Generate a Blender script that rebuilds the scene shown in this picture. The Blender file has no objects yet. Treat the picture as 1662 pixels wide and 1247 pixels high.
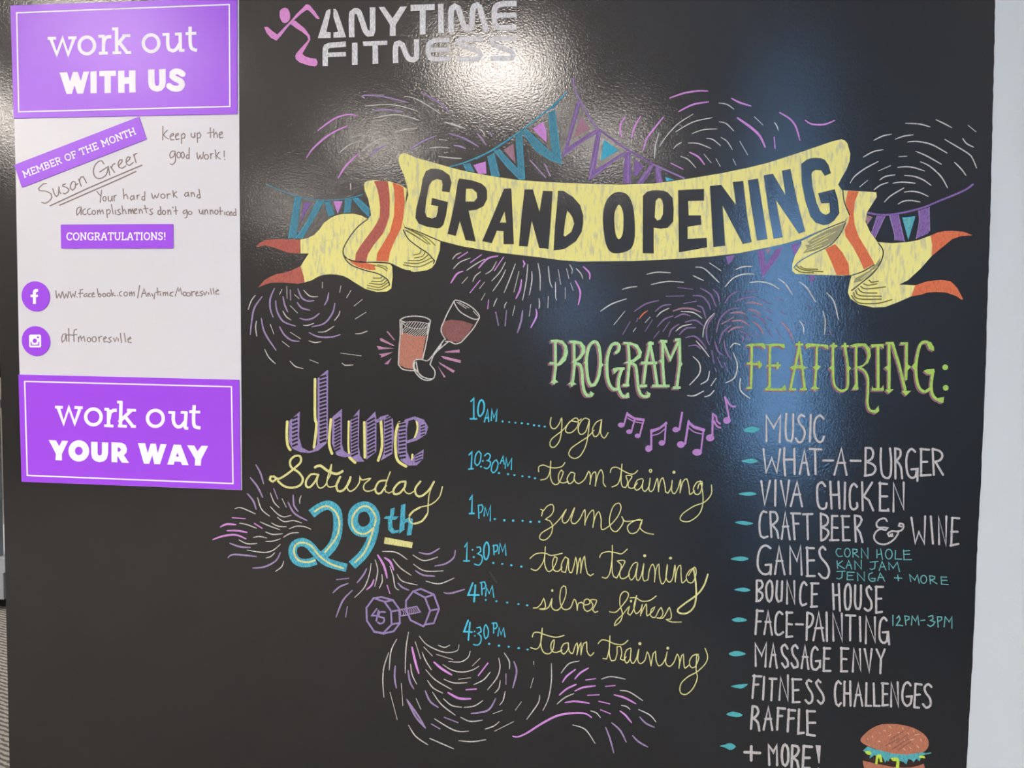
import bpy, bmesh, math, random
from mathutils import Vector, Matrix
from mathutils.geometry import tessellate_polygon

random.seed(7)
sc = bpy.context.scene
C = sc.collection
PW, PH, F = 1662.0, 1247.0, 1400.0          # photograph frame and focal length in its pixels
DIST, EYE = 1.40, 1.45                      # camera to wall, camera height (metres)

# ------------------------------------------------------------------ camera
# wall directions seen from the camera (x right, y down, z forward), from the two vanishing points
_X = Vector((11231, 172, -1400)).normalized()
_Z = Vector((231, -26400, -1400)); _Z = (_Z - _X * _Z.dot(_X)).normalized()
_Y = _Z.cross(_X) * 1.0
if _Y.z < 0: _Y = -_Y                       # world +Y goes into the wall
def c2w(v):                                 # camera-frame vector -> world vector
    return Vector((v.dot(_X), v.dot(_Y), v.dot(_Z)))
CAM = Vector((0.0, -DIST, EYE))
cd = bpy.data.cameras.new('camera'); cam = bpy.data.objects.new('camera', cd); C.objects.link(cam)
cd.sensor_width = 36.0; cd.lens = F / PW * 36.0; cd.clip_start = 0.02
rx, uy, bz = c2w(Vector((1,0,0))), c2w(Vector((0,-1,0))), c2w(Vector((0,0,-1)))
cam.matrix_world = Matrix(((rx.x,uy.x,bz.x,CAM.x),(rx.y,uy.y,bz.y,CAM.y),(rx.z,uy.z,bz.z,CAM.z),(0,0,0,1)))
sc.camera = cam

# ------------------------------------------------------------------ world, daylight, ceiling lights, exposure
sc.view_settings.view_transform = 'Standard'; sc.view_settings.look = 'None'
sc.view_settings.exposure = 2.66; sc.view_settings.gamma = 1.0; sc.view_settings.use_curve_mapping = False
w = bpy.data.worlds.new('sky'); sc.world = w; w.use_nodes = True
w.node_tree.nodes['Background'].inputs[0].default_value = (0.28, 0.58, 1.0, 1)
w.node_tree.nodes['Background'].inputs[1].default_value = 2.6
LIGHT_POWER = 10.0                            # emission of the ceiling diffusers

def wall_pt(px, py):                        # pixel -> point (x, z) on the wall surface y = 0
    d = c2w(Vector(((px - PW/2)/F, (py - PH/2)/F, 1.0)))
    t = DIST / d.y
    return CAM.x + d.x*t, CAM.z + d.z*t
def at_depth(px, py, y):
    d = c2w(Vector(((px - PW/2)/F, (py - PH/2)/F, 1.0)))
    t = (y + DIST) / d.y
    return CAM + d*t
def at_floor(px, py, z=0.0):
    d = c2w(Vector(((px - PW/2)/F, (py - PH/2)/F, 1.0)))
    return CAM + d*((z - CAM.z)/d.z)

# ------------------------------------------------------------------ materials
def srgb(h):
    c = [int(h[i:i+2], 16)/255 for i in (0, 2, 4)]
    return tuple(x/12.92 if x <= .04045 else ((x+.055)/1.055)**2.4 for x in c) + (1,)
MATS = {}
def nodemat(name, col, rough=.6, spec=.5, metal=0.0, noise=None, bump=None, col2=None, coat=0.0):
    """noise = (scale, contrast lo, hi) mixes col2 in; bump = (scale, strength, distance)"""
    m = bpy.data.materials.new(name); m.use_nodes = True
    nt = m.node_tree; b = nt.nodes['Principled BSDF']
    b.inputs['Base Color'].default_value = srgb(col)
    b.inputs['Roughness'].default_value = rough; b.inputs['Metallic'].default_value = metal
    b.inputs['Specular IOR Level'].default_value = spec
    tc = nt.nodes.new('ShaderNodeTexCoord')
    if noise:
        mp = nt.nodes.new('ShaderNodeMapping'); nt.links.new(tc.outputs['Object'], mp.inputs[0])
        if len(noise) > 3: mp.inputs['Scale'].default_value = noise[3]; 
        if len(noise) > 4: mp.inputs['Rotation'].default_value = (0, noise[4], 0)
        n = nt.nodes.new('ShaderNodeTexNoise'); n.inputs['Scale'].default_value = noise[0]; n.inputs['Detail'].default_value = 4
        nt.links.new(mp.outputs[0], n.inputs[0])
        r = nt.nodes.new('ShaderNodeValToRGB')
        r.color_ramp.elements[0].position = noise[1]; r.color_ramp.elements[1].position = noise[2]
        r.color_ramp.elements[0].color = srgb(col2); r.color_ramp.elements[1].color = srgb(col)
        nt.links.new(n.outputs[0], r.inputs[0]); nt.links.new(r.outputs[0], b.inputs['Base Color'])
    if bump:
        n = nt.nodes.new('ShaderNodeTexNoise'); n.inputs['Scale'].default_value = bump[0]; n.inputs['Detail'].default_value = 2
        nt.links.new(tc.outputs['Object'], n.inputs[0])
        bp = nt.nodes.new('ShaderNodeBump'); bp.inputs['Strength'].default_value = bump[1]; bp.inputs['Distance'].default_value = bump[2]
        nt.links.new(n.outputs[0], bp.inputs['Height']); nt.links.new(bp.outputs[0], b.inputs['Normal'])
    if coat: b.inputs['Coat Weight'].default_value = coat; b.inputs['Coat Roughness'].default_value = .07; b.inputs['Coat IOR'].default_value = 1.5; nt.links.new(bp.outputs[0], b.inputs['Coat Normal'])
    MATS[name] = m
    return m
def chalk(name, col, dark=None, lo=.30, hi=.52, rot=0.0, sc_=900):
    return nodemat(name, col, .75, .25, noise=(sc_, lo, hi, (1, 1, .22), rot), col2=dark or col, bump=(350, .25, .0006))
chalk('white', 'd2d0c8', '918e88'); chalk('thinwhite', 'bdb8ae', '8a857c'); chalk('pink', 'd493da', 'b07ac0'); chalk('purple', 'a48fb8', '78698c')
chalk('logopink', 'e79ad9', 'c887bd'); chalk('logowhite', 'f0f0f0', 'b0adad', .3, .6)
chalk('yellow', 'dedb92', 'b3b076'); chalk('banneryellow', 'ece58e', 'cbc89c', .32, .5, .9, 230); chalk('paleyellow', 'e6e08c', 'c9c47c')
chalk('blue', '4db4cf', '2f87a3'); chalk('teal', '72b6b0', '4d8f8c'); chalk('bluetext', '4fc4dc', '3aa2bd')
chalk('green', 'a8c978', '7f9c58'); chalk('limegreen', 'c4e04a', 'a5bd45'); chalk('orange', 'dd7650', 'c0603f'); chalk('redorange', 'b9675a', '985048')
chalk('brown', 'b5704a', '94583c'); chalk('beer', 'bd7f6b', '9a6656'); chalk('wine', '8f5f5c', '704a48'); chalk('rose', 'a8808e', '80606c')
chalk('flagpurple', '8a6aa8', '5d4a78'); chalk('flagblue', '5391a5', '38687c'); chalk('listwhite', 'c4c0bc', '9a9592'); chalk('dust', '3a3938', '302e2d')
chalk('bullet', '55b0b3', '459aa0'); chalk('patty', '3a2a26', '2d2220'); chalk('bun', 'b8765a', '95604c'); chalk('bunshade', '8f5f55', '7d5449'); chalk('lettuce', '5ab0b2', '3c8a94'); chalk('seed', 'd5b58c', 'b8946f'); chalk('mint', 'b0dc98', '8cb888'); chalk('limetext', 'a9cf5c', '88a868'); chalk('mauve', '9a6c78', '6e5460'); chalk('notepink', 'ba86c6', '9870a6'); chalk('junepurple', '9c88b8', '75659a'); chalk('bigblue', '5cbfd0', '347f98', .36, .6, .6); chalk('greyshade', '9c9b74', '87866a'); chalk('dimpurple', '8a6d96', '5b4a69'); chalk('raypink', 'c48fae', '9c6f8c'); chalk('shade', '6f6a3c', '8c8648'); chalk('peach', 'e0b0a0', 'b08a80')
nodemat('ink', '2a2926', .45, .4); nodemat('inkred', '7c6f6c', .5, .3)
nodemat('board', '1c1c1c', .45, .32, noise=(9, .3, .7), col2='181818', bump=(400, 1.0, .00013), coat=.64)
nodemat('wallpaint', 'ccd3d2', .55, .4, bump=(300, .25, .0008))
nodemat('panelwhite', 'dddde0', .28, .45); nodemat('panelpurple', 'a852f0', .28, .36, noise=(2000, .3, .7), col2='a34dea')
nodemat('printwhite', 'fdfbff', .4, .4)
nodemat('marker', '85766f', .6, .3, noise=(700, .3, .6), col2='9c8e88')
nodemat('blackink', '37352f', .55, .4, noise=(260, .42, .62, (1,1,.5)), col2='211f1e')

# ------------------------------------------------------------------ object helpers
def tag(o, label=None, cat=None, group=None, kind=None):
    for k, v in (('label', label), ('category', cat), ('group', group), ('kind', kind)):
        if v: o[k] = v
    return o
def empty(name, loc, label, cat, group=None):
    o = bpy.data.objects.new(name, None); o.empty_display_size = .05; C.objects.link(o); o.location = loc
    return tag(o, label, cat, group)
def link(name, verts, faces, mats, parent=None, mi=None, smooth=False):
    me = bpy.data.meshes.new(name); me.from_pydata(verts, [], faces)
    for m in mats: me.materials.append(MATS[m] if isinstance(m, str) else m)
    if mi: me.polygons.foreach_set('material_index', mi)
    if smooth: me.polygons.foreach_set('use_smooth', [True]*len(me.polygons))
    me.update()
    o = bpy.data.objects.new(name, me); C.objects.link(o)
    if parent:
        o.parent = parent
        p, off = parent, Vector((0,0,0))
        while p: off += p.location; p = p.parent
        o.location = (0,0,0)
        me.transform(Matrix.Translation(-off))
    return o
def box(V, Fc, x0, x1, y0, y1, z0, z1):
    b = len(V)
    V += [(x0,y0,z0),(x1,y0,z0),(x1,y1,z0),(x0,y1,z0),(x0,y0,z1),(x1,y0,z1),(x1,y1,z1),(x0,y1,z1)]
    Fc += [tuple(b+i for i in f) for f in ((0,3,2,1),(4,5,6,7),(0,1,5,4),(1,2,6,5),(2,3,7,6),(3,0,4,7))]

# ------------------------------------------------------------------ flat drawing: strokes and fills on a vertical surface
# every drawing is written as outlines measured on the photograph and lands on the wall plane at its real size
def smooth_pts(P, closed=False, step=3.0):
    n = len(P)
    if n < 3: return P
    out = []
    idx = range(n if closed else n-1)
    for i in idx:
        if closed: a, b, c, d = P[(i-1)%n], P[i], P[(i+1)%n], P[(i+2)%n]
        else: a, b, c, d = P[max(i-1,0)], P[i], P[i+1], P[min(i+2,n-1)]
        L = math.hypot(c[0]-b[0], c[1]-b[1]); k = max(1, min(10, int(L/step)))
        for j in range(k):
            t = j/k; t2 = t*t; t3 = t2*t
            out.append(tuple(.5*((2*b[q]) + (-a[q]+c[q])*t + (2*a[q]-5*b[q]+4*c[q]-d[q])*t2 + (-a[q]+3*b[q]-3*c[q]+d[q])*t3) for q in (0,1)))
    if not closed: out.append(tuple(P[-1]))
    return out

class Draw:
    """collects strokes (pixels of the photograph) and turns them into one thin raised mesh"""
    def __init__(s, base, thick): s.V=[]; s.F=[]; s.MI=[]; s.mats=[]; s.base=base; s.thick=thick; s.n=0
    def mat(s, m):
        if m not in s.mats: s.mats.append(m)
        return s.mats.index(m)
    def pt(s, p, lift):
        x, z = wall_pt(*p); return (x, -(s.base + lift), z)
    def add(s, vs, fs, mi):
        b = len(s.V); s.V += vs; s.F += [tuple(b+i for i in f) for f in fs]; s.MI += [mi]*len(fs)
    def fill(s, loops, m, lift):
        s.n += 1; lift += s.n*2e-6
        loops = [[p for i, p in enumerate(L) if i == 0 or math.hypot(p[0]-L[i-1][0], p[1]-L[i-1][1]) > .05] for L in loops]
        pts = [p for L in loops for p in L]; mi = s.mat(m); n = len(pts)
        tri = tessellate_polygon([[Vector((p[0], p[1], 0)) for p in L] for L in loops])
        fs = []
        for t in tri:
            a, b, c = (pts[i] for i in t)
            fs.append(tuple(t) if (b[0]-a[0])*(c[1]-a[1])-(b[1]-a[1])*(c[0]-a[0]) < 0 else (t[0], t[2], t[1]))
        vs = [s.pt(p, lift + s.thick) for p in pts] + [s.pt(p, 0) for p in pts]
        k = 0
        for L in loops:
            for i in range(len(L)):
                a, b = k+i, k+(i+1)%len(L); fs.append((a, b, b+n, a+n))
            k += len(L)
        s.add(vs, fs, mi)
    def stroke(s, P, wd, m, lift, caps='r', closed=False, taper=0):
        Q = [P[0]]
        for p in P[1:]:
            if math.hypot(p[0]-Q[-1][0], p[1]-Q[-1][1]) > .15: Q.append(p)
        if closed and len(Q) > 2 and math.hypot(Q[0][0]-Q[-1][0], Q[0][1]-Q[-1][1]) < .3: Q.pop()
        if len(Q) < 2: Q = [P[0], (P[0][0]+.3, P[0][1]+.3)]
        n = len(Q); h = wd/2; mi = s.mat(m)
        segs = n if closed else n-1
        D = []
        for i in range(segs):
            a, b = Q[i], Q[(i+1)%n]; L = math.hypot(b[0]-a[0], b[1]-a[1]); D.append(((b[0]-a[0])/L, (b[1]-a[1])/L))
        Lf, Rt = [], []
        for i in range(n):
            if closed: d0, d1 = D[i-1], D[i]
            else: d0, d1 = D[max(i-1,0)], D[min(i, segs-1)]
            nx, ny = -(d0[1]+d1[1]), d0[0]+d1[0]; L = math.hypot(nx, ny)
            if L < .2: nx, ny, k = -d1[1], d1[0], 1.0
            else:
                nx, ny = nx/L, ny/L; k = min(1.0/max(.35, nx*-d1[1]+ny*d1[0]), 1.9)
            hh = h
            if taper and not closed:
                u = i/(n-1); hh = h*(1 - taper*abs(2*u-1)**2)
            Lf.append((Q[i][0]+nx*hh*k, Q[i][1]+ny*hh*k)); Rt.append((Q[i][0]-nx*hh*k, Q[i][1]-ny*hh*k))
        s.n += 1; lift += s.n*2e-6; T = lift + s.thick
        vs, fs = [], []
        for i in range(n):
            Ti = T + i*1e-6
            vs += [s.pt(Lf[i], 0), s.pt(Lf[i], Ti), s.pt(Rt[i], Ti), s.pt(Rt[i], 0)]
        for i in range(segs):
            a, b = 4*i, 4*((i+1)%n)
            fs += [(a+1, b+1, b+2, a+2), (a, b, b+1, a+1), (a+2, b+2, b+3, a+3)]
        s.add(vs, fs, mi)
        if not closed:
            if caps == 'r':
                for e, d in ((0, (-D[0][0], -D[0][1])), (n-1, D[-1])):
                    hh = h*(1-taper) if taper else h
                    if hh < .3: continue
                    nx, ny = -d[1], d[0]; ring = []
                    for k in range(6):
                        t = math.pi*k/5; ring.append((Q[e][0]+(nx*math.cos(t)+d[0]*math.sin(t))*hh, Q[e][1]+(ny*math.cos(t)+d[1]*math.sin(t))*hh))
                    vs = [s.pt(p, T + e*1e-6) for p in ring] + [s.pt(p, 0) for p in ring]
                    s.add(vs, [tuple(range(6))] + [(k, k+6, k+7, k+1) for k in range(5)], mi)
            else:
                s.add([s.pt(p, t) for p in (Lf[0], Rt[0], Rt[-1], Lf[-1]) for t in (0, T)], [(0,1,3,2), (4,5,7,6)], mi)

# slab-serif capitals used on the printed magnets: strokes in a box 100 high, y down
SLAB = {
 'M': (104, ['16,4 16,96','16,4 52,70','52,70 88,4','88,4 88,96','2,4 20,4','84,4 102,4','2,96 30,96','74,96 102,96']),
 'E': (70, ['16,4 16,96','2,4 64,4','2,96 66,96','16,50 52,50','64,0 64,22','66,78 66,100','52,40 52,60']),
 'B': (74, ['16,4 16,96','2,4 44,4','44,4 60,14 60,36 44,48','16,48 46,48','46,48 66,60 66,84 46,96','2,96 46,96']),
 'R': (78, ['16,4 16,96','2,4 46,4','46,4 64,16 64,40 46,52','16,52 46,52','44,52 66,96','2,96 30,96','58,96 78,96']),
 'O': (86, ['43,3 16,18 7,50 16,82 43,97 70,82 79,50 70,18 43,3']),
 'F': (66, ['16,4 16,96','2,4 62,4','2,96 34,96','16,50 50,50','62,0 62,24','50,40 50,60']),
 'T': (76, ['38,4 38,96','4,4 72,4','24,96 52,96','5,0 5,26','71,0 71,26']),
 'H': (90, ['16,4 16,96','74,4 74,96','16,50 74,50','2,4 30,4','60,4 88,4','2,96 30,96','60,96 88,96']),
 'N': (90, ['16,4 16,96','16,4 74,96','74,4 74,96','2,4 20,4','60,4 88,4','2,96 30,96']),
 'C': (80, ['72,24 62,8 42,3 18,16 7,50 18,84 42,97 62,92 74,76','73,4 73,28']),
 'G': (86, ['74,24 62,8 42,3 18,16 7,50 18,84 42,97 62,94 74,84','74,60 74,96','56,58 84,58','74,4 74,26']),
 'A': (88, ['40,4 12,96','40,4 48,4','48,4 76,96','24,64 64,64','2,96 26,96','62,96 86,96']),
 'U': (88, ['16,4 16,66 26,90 44,97 62,90 72,66 72,4','2,4 30,4','58,4 86,4']),
 'L': (66, ['16,4 16,96','2,4 32,4','2,96 62,96','62,74 62,100']),
 'I': (36, ['18,4 18,96','4,4 32,4','4,96 32,96']),
 'S': (66, ['56,22 46,6 30,3 12,14 12,34 32,48 54,60 56,82 38,97 20,95 8,80','57,4 57,26','7,74 7,96']),
 '!': (30, ['15,0 15,66','15,86 15,98']), ' ': (38, [])}

PARTS = {}; THINGS = {}
def run(src):
    """tiny drawing language: @ origin and scale, P part, w width, m material, z lift, s/l/p/b/e/E shapes"""
    cur = None; ox = oy = 0.0; sca = 1.0; wd = 3.0; m = 'white'; z = 0.0; caps = 'r'; tp = 0; sh = None
    def flush():
        if cur and cur['d'].V:
            d = cur['d']
            o = link(cur['name'], d.V, d.F, d.mats, cur['parent'], d.MI)
            if cur['label']: o['label'] = cur['label']
            if cur['kind']: o['kind'] = cur['kind']
            if cur['key']: THINGS[cur['key']] = o
    for ln in src.strip().splitlines():
        ln = ln.split('#')[0].strip()
        if not ln: continue
        op, _, rest = ln.partition(' ')
        if op == '@':
            v = [float(t) for t in rest.split()]; ox, oy = v[0], v[1]; sca = v[2] if len(v) > 2 else 6.0
        elif op == 'P':
            flush(); f = [t.strip() for t in rest.split('|')] + ['']*6   # name|parent|base|label|key|kind
            cur = {'name': f[0], 'parent': THINGS[f[1]], 'd': Draw(float(f[2] or 0.001), 0.0003), 'label': f[3], 'key': f[4], 'kind': f[5]}; z = 0.0; tp = 0; caps = 'r'; sh = None
        elif op == 'w': wd = float(rest)
        elif op == 'm': m = rest
        elif op == 'z': z = float(rest)*0.00012
        elif op == 'c': caps = rest
        elif op == 'D':
            v = rest.split(); sh = (float(v[0]), float(v[1]), v[2]) if len(v) > 2 else None
        elif op == 'H':                                             # hatch: x0 x1 y0 y1 step slope (dark bars between two edges)
            a0, a1, b0, b1, st, sl = [float(t) for t in rest.split()]; y = b0
            while y <= b1:
                cur['d'].stroke([(ox+a0/sca, oy+y/sca), (ox+a1/sca, oy+(y+sl)/sca)], wd, m, z, 'b'); y += st
        elif op == 't': tp = float(rest)
        elif op == 'T':                                             # slab text in a quad
            q, txt = rest.split(';'); q = [tuple(float(c) for c in t.split(',')) for t in q.split()]
            q = [(ox+a/sca, oy+b/sca) for a, b in q]; tot = sum(SLAB[ch][0]+8 for ch in txt)-8; x = 0
            for ch in txt:
                for st in SLAB[ch][1]:
                    pts = []
                    for t in st.split():
                        a, b = t.split(','); u, v = (x+float(a))/tot, float(b)/100
                        pts.append(tuple((q[0][k]*(1-u)+q[1][k]*u)*(1-v)+(q[3][k]*(1-u)+q[2][k]*u)*v for k in (0,1)))
                    cur['d'].stroke(smooth_pts(pts, step=1.5) if len(pts) > 2 else pts, wd, m, z, 'b')
                x += SLAB[ch][0]+8
        else:
            for part in rest.split('/'):
                loops = [[(ox+float(a)/sca, oy+float(b)/sca) for a, b in (t.split(',') for t in L.split())] for L in part.split('|') if L.strip()]
                if not loops: continue
                L = loops[0]; d = cur['d']
                if sh and op in 'slSpb':
                    q = [[(a+sh[0], b+sh[1]) for a, b in k] for k in loops]
                    if op == 'p': d.fill(q, sh[2], z)
                    elif op == 'b': d.fill([smooth_pts(k, True) for k in q], sh[2], z)
                    else: d.stroke(smooth_pts(q[0], op == 'S') if op != 'l' else q[0], wd, sh[2], z, caps, op == 'S', tp)
                zz = z; z = z + (.0002 if sh else 0)
                if op == 's': d.stroke(smooth_pts(L), wd, m, z, caps, False, tp)
                elif op == 'S': d.stroke(smooth_pts(L, True), wd, m, z, caps, True)
                elif op == 'l': d.stroke(L, wd, m, z, caps, False, tp)
                elif op == 'L': d.stroke(L, wd, m, z, caps, True)
                elif op == 'p': d.fill(loops, m, z)
                elif op == 'b': d.fill([smooth_pts(q, True) for q in loops], m, z)
                elif op in 'eE':
                    cx, cy = L[0]; rx_, ry_ = L[1][0]-ox, L[1][1]-oy
                    k = 10 if max(rx_, ry_) < 4 else 36
                    ring = [(cx+rx_*math.cos(2*math.pi*i/k), cy+ry_*math.sin(2*math.pi*i/k)) for i in range(k)]
                    if op == 'e': d.stroke(ring, wd, m, z, caps, True)
                    else: d.fill([ring], m, z)
                else: raise ValueError(ln)
                z = zz
    flush()
# ------------------------------------------------------------------ the wall, its painted black area, floor and room
BX0 = wall_pt(10, 1000)[0]                                       # end of the wall, left
def prism(name, poly, y0, y1, mat, parent=None):                  # poly = [(x,z)], front face at y0 (towards the camera)
    n = len(poly); V = [(x, y0, z) for x, z in poly] + [(x, y1, z) for x, z in poly]
    tri = tessellate_polygon([[Vector((x, z, 0)) for x, z in poly]]); F_ = []
    for t in tri:
        a, b, c = (poly[i] for i in t)
        s = (b[0]-a[0])*(c[1]-a[1])-(b[1]-a[1])*(c[0]-a[0])
        t = tuple(t) if s > 0 else (t[0], t[2], t[1])
        F_ += [t, (t[0]+n, t[2]+n, t[1]+n)]
    for i in range(n):
        j = (i+1) % n; F_.append((j, i, i+n, j+n))
    o = link(name, V, F_, [mat], parent)
    bm = bmesh.new(); bm.from_mesh(o.data); bmesh.ops.recalc_face_normals(bm, faces=bm.faces); bm.to_mesh(o.data); bm.free()
    return o
def room_box(name, x0, x1, y0, y1, z0, z1, mat, kind='structure'):
    V, Fc = [], []; box(V, Fc, x0, x1, y0, y1, z0, z1); return tag(link(name, V, Fc, [mat]), kind=kind)
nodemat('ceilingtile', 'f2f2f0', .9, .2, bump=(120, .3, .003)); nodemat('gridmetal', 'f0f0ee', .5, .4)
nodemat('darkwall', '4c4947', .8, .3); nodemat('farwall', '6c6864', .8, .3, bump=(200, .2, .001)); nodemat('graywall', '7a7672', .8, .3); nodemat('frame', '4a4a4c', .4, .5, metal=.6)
HC = 2.95
RX0, RX1, RYB, RYF = -7.5, 3.4, -9.5, 5.5
EDGEL = [(wall_pt(px, py)) for px, py in ((0, 780), (5, 850), (11, 1000), (16, 1120), (21.5, 1247))]
wl = sum(p[0] for p in EDGEL)/len(EDGEL)
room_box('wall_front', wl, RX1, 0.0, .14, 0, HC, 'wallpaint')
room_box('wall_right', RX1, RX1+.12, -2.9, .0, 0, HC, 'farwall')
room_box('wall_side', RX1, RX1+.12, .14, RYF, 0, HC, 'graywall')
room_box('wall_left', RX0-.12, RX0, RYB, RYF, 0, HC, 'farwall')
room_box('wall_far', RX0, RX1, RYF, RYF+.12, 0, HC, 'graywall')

# carpet with fine diagonal stripes
cm = bpy.data.materials.new('carpet'); cm.use_nodes = True; nt = cm.node_tree; b = nt.nodes['Principled BSDF']; b.inputs['Roughness'].default_value = .95
tc = nt.nodes.new('ShaderNodeTexCoord'); mp = nt.nodes.new('ShaderNodeMapping'); mp.inputs['Rotation'].default_value = (0, 0, .35)
wv = nt.nodes.new('ShaderNodeTexWave'); wv.bands_direction = 'Y'; wv.inputs['Scale'].default_value = 14; wv.inputs['Distortion'].default_value = 2.5; wv.inputs['Detail'].default_value = 3; wv.inputs['Detail Scale'].default_value = 3
cr = nt.nodes.new('ShaderNodeValToRGB'); cr.color_ramp.elements[0].color = srgb('4d4b49'); cr.color_ramp.elements[1].color = srgb('96938f'); cr.color_ramp.elements[0].position = .3; cr.color_ramp.elements[1].position = .6
for a, c in ((tc.outputs['Object'], mp.inputs[0]), (mp.outputs[0], wv.inputs[0]), (wv.outputs['Color'], cr.inputs[0]), (cr.outputs[0], b.inputs['Base Color'])): nt.links.new(a, c)
MATS['carpet'] = cm
room_box('floor', RX0, RX1, RYB, RYF, -.05, 0, 'carpet')

# ceiling with lay-in troffer lights
LAMPS = [(-.70, -3.5, 1.0), (-2.5, -2.75, .8), (-4.3, -3.9, 1.2), (-.15, -5.3, .6), (-1.87, -5.25, .6), (-4.6, -5.3, .6), (-3.8, -8.4, 1.0), (2.4, -1.9, .6), (-4.6, 1.6, 1.2), (-4.6, 3.8, 1.2)]
LW = .6
V, Fc = [], []
xs = sorted({RX0, RX1} | {x+s*LW/2 for x, _, _ in LAMPS for s in (-1, 1)}); ys = sorted({RYB, RYF} | {y+s*LD/2 for _, y, LD in LAMPS for s in (-1, 1)})
for i in range(len(xs)-1):
    for j in range(len(ys)-1):
        mx, my = (xs[i]+xs[i+1])/2, (ys[j]+ys[j+1])/2
        if any(abs(mx-x) < LW/2 and abs(my-y) < LD/2 for x, y, LD in LAMPS): continue
        box(V, Fc, xs[i], xs[i+1], ys[j], ys[j+1], HC, HC+.04)
tag(link('ceiling', V, Fc, ['ceilingtile']), kind='structure')
em = bpy.data.materials.new('diffuser'); em.use_nodes = True; nt = em.node_tree; nt.nodes.remove(nt.nodes['Principled BSDF'])
e = nt.nodes.new('ShaderNodeEmission'); e.inputs[0].default_value = (1.0, .90, .82, 1); e.inputs[1].default_value = LIGHT_POWER
nt.links.new(e.outputs[0], nt.nodes['Material Output'].inputs[0]); MATS['diffuser'] = em
LAMP_WHERE = ['middle of the row nearest the chalkboard', 'left of the middle in the row nearest the chalkboard', 'left end of the row nearest the chalkboard', 'second row, right end, by the narrow window', 'second row, middle', 'second row, left end', 'alone in the third row, farthest from the chalkboard', 'right end of the row nearest the chalkboard', 'beyond the wall end, nearer one', 'beyond the wall end, farther one']
for (x, y, LD), wh in zip(LAMPS, LAMP_WHERE):
    t = empty('ceiling_light', (x, y, HC), 'oblong ceiling light panel, ' + wh, 'light', 'ceiling light panels')
    V, Fc = [], []; k = .03
    for a in ((x-LW/2, x+LW/2, y-LD/2, y-LD/2+k), (x-LW/2, x+LW/2, y+LD/2-k, y+LD/2), (x-LW/2, x-LW/2+k, y-LD/2+k, y+LD/2-k), (x+LW/2-k, x+LW/2, y-LD/2+k, y+LD/2-k)):
        box(V, Fc, *a, HC-.008, HC+.03)
    link('frame', V, Fc, ['gridmetal'], t)
    V, Fc = [], []; box(V, Fc, x-LW/2+k, x+LW/2-k, y-LD/2+k, y+LD/2-k, HC+.004, HC+.012); link('diffuser', V, Fc, ['diffuser'], t)

# window walls behind the viewer: daylight comes in through tall panes; the right part stands nearer
XS, YN = .36, -2.9
PANES = [(-.74, -.46, RYB, 1.36, 2.3), (.57, 1.0, YN, .3, 2.92)]
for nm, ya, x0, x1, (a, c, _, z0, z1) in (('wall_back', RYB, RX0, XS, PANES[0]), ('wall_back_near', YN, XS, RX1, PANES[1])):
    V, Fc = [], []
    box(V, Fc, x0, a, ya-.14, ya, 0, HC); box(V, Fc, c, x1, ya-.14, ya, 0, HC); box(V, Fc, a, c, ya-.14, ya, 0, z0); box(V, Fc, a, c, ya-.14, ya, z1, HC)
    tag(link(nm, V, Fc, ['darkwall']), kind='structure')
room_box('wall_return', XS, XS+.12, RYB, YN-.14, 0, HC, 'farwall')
gm = bpy.data.materials.new('glass'); gm.use_nodes = True; nt = gm.node_tree; b = nt.nodes['Principled BSDF']
b.inputs['Transmission Weight'].default_value = 1; b.inputs['Roughness'].default_value = 0; b.inputs['IOR'].default_value = 1.0; b.inputs['Base Color'].default_value = (.8, .9, 1, 1)
MATS['glass'] = gm
for i, (a, c, yw, WZ0, WZ1) in enumerate(PANES):
    V, Fc = [], []; f = .03
    for q in ((a, a+f, WZ0, WZ1), (c-f, c, WZ0, WZ1), (a+f, c-f, WZ0, WZ0+f), (a+f, c-f, WZ1-f, WZ1)):
        box(V, Fc, q[0], q[1], yw-.09, yw-.03, q[2], q[3])
    o = tag(link('window_%d' % (i+1), V, Fc, ['frame']), kind='structure')
    V, Fc = [], []; box(V, Fc, a+f, c-f, yw-.064, yw-.058, WZ0+f, WZ1-f); link('glass', V, Fc, ['glass'], o)

# ------------------------------------------------------------------ chalkboard: black paint on the wall, edge slightly wavy
EDGER = [(1615.5, -60), (1615, 0), (1614, 60), (1612.5, 110), (1611, 180), (1609.5, 240), (1608.5, 294), (1607, 350), (1605, 410), (1602, 500), (1599.5, 590), (1596, 680), (1592, 770), (1588, 850), (1585.5, 900), (1582, 980), (1578.5, 1060), (1575, 1130), (1571.5, 1190), (1568, 1247), (1563, 1330)]
edge = []
for i in range(len(EDGER)-1):
    (a0, b0), (a1, b1) = EDGER[i], EDGER[i+1]
    for k in range(6):
        t = k/6; edge.append((a0+(a1-a0)*t + random.uniform(-.55, .55), b0+(b1-b0)*t))
edge = [wall_pt(*p) for p in edge]
poly = [(wl, .35), (edge[-1][0]-.03, .35)] + edge[::-1] + [(edge[0][0], 2.6), (wl, 2.6)]
board = empty('chalkboard', (0, 0, .35), 'big black chalkboard wall with colourful hand-drawn grand opening lettering and fireworks', 'chalkboard')
prism('black_surface', poly, -.001, 0.0, 'board', board)
THINGS['board'] = board

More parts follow.
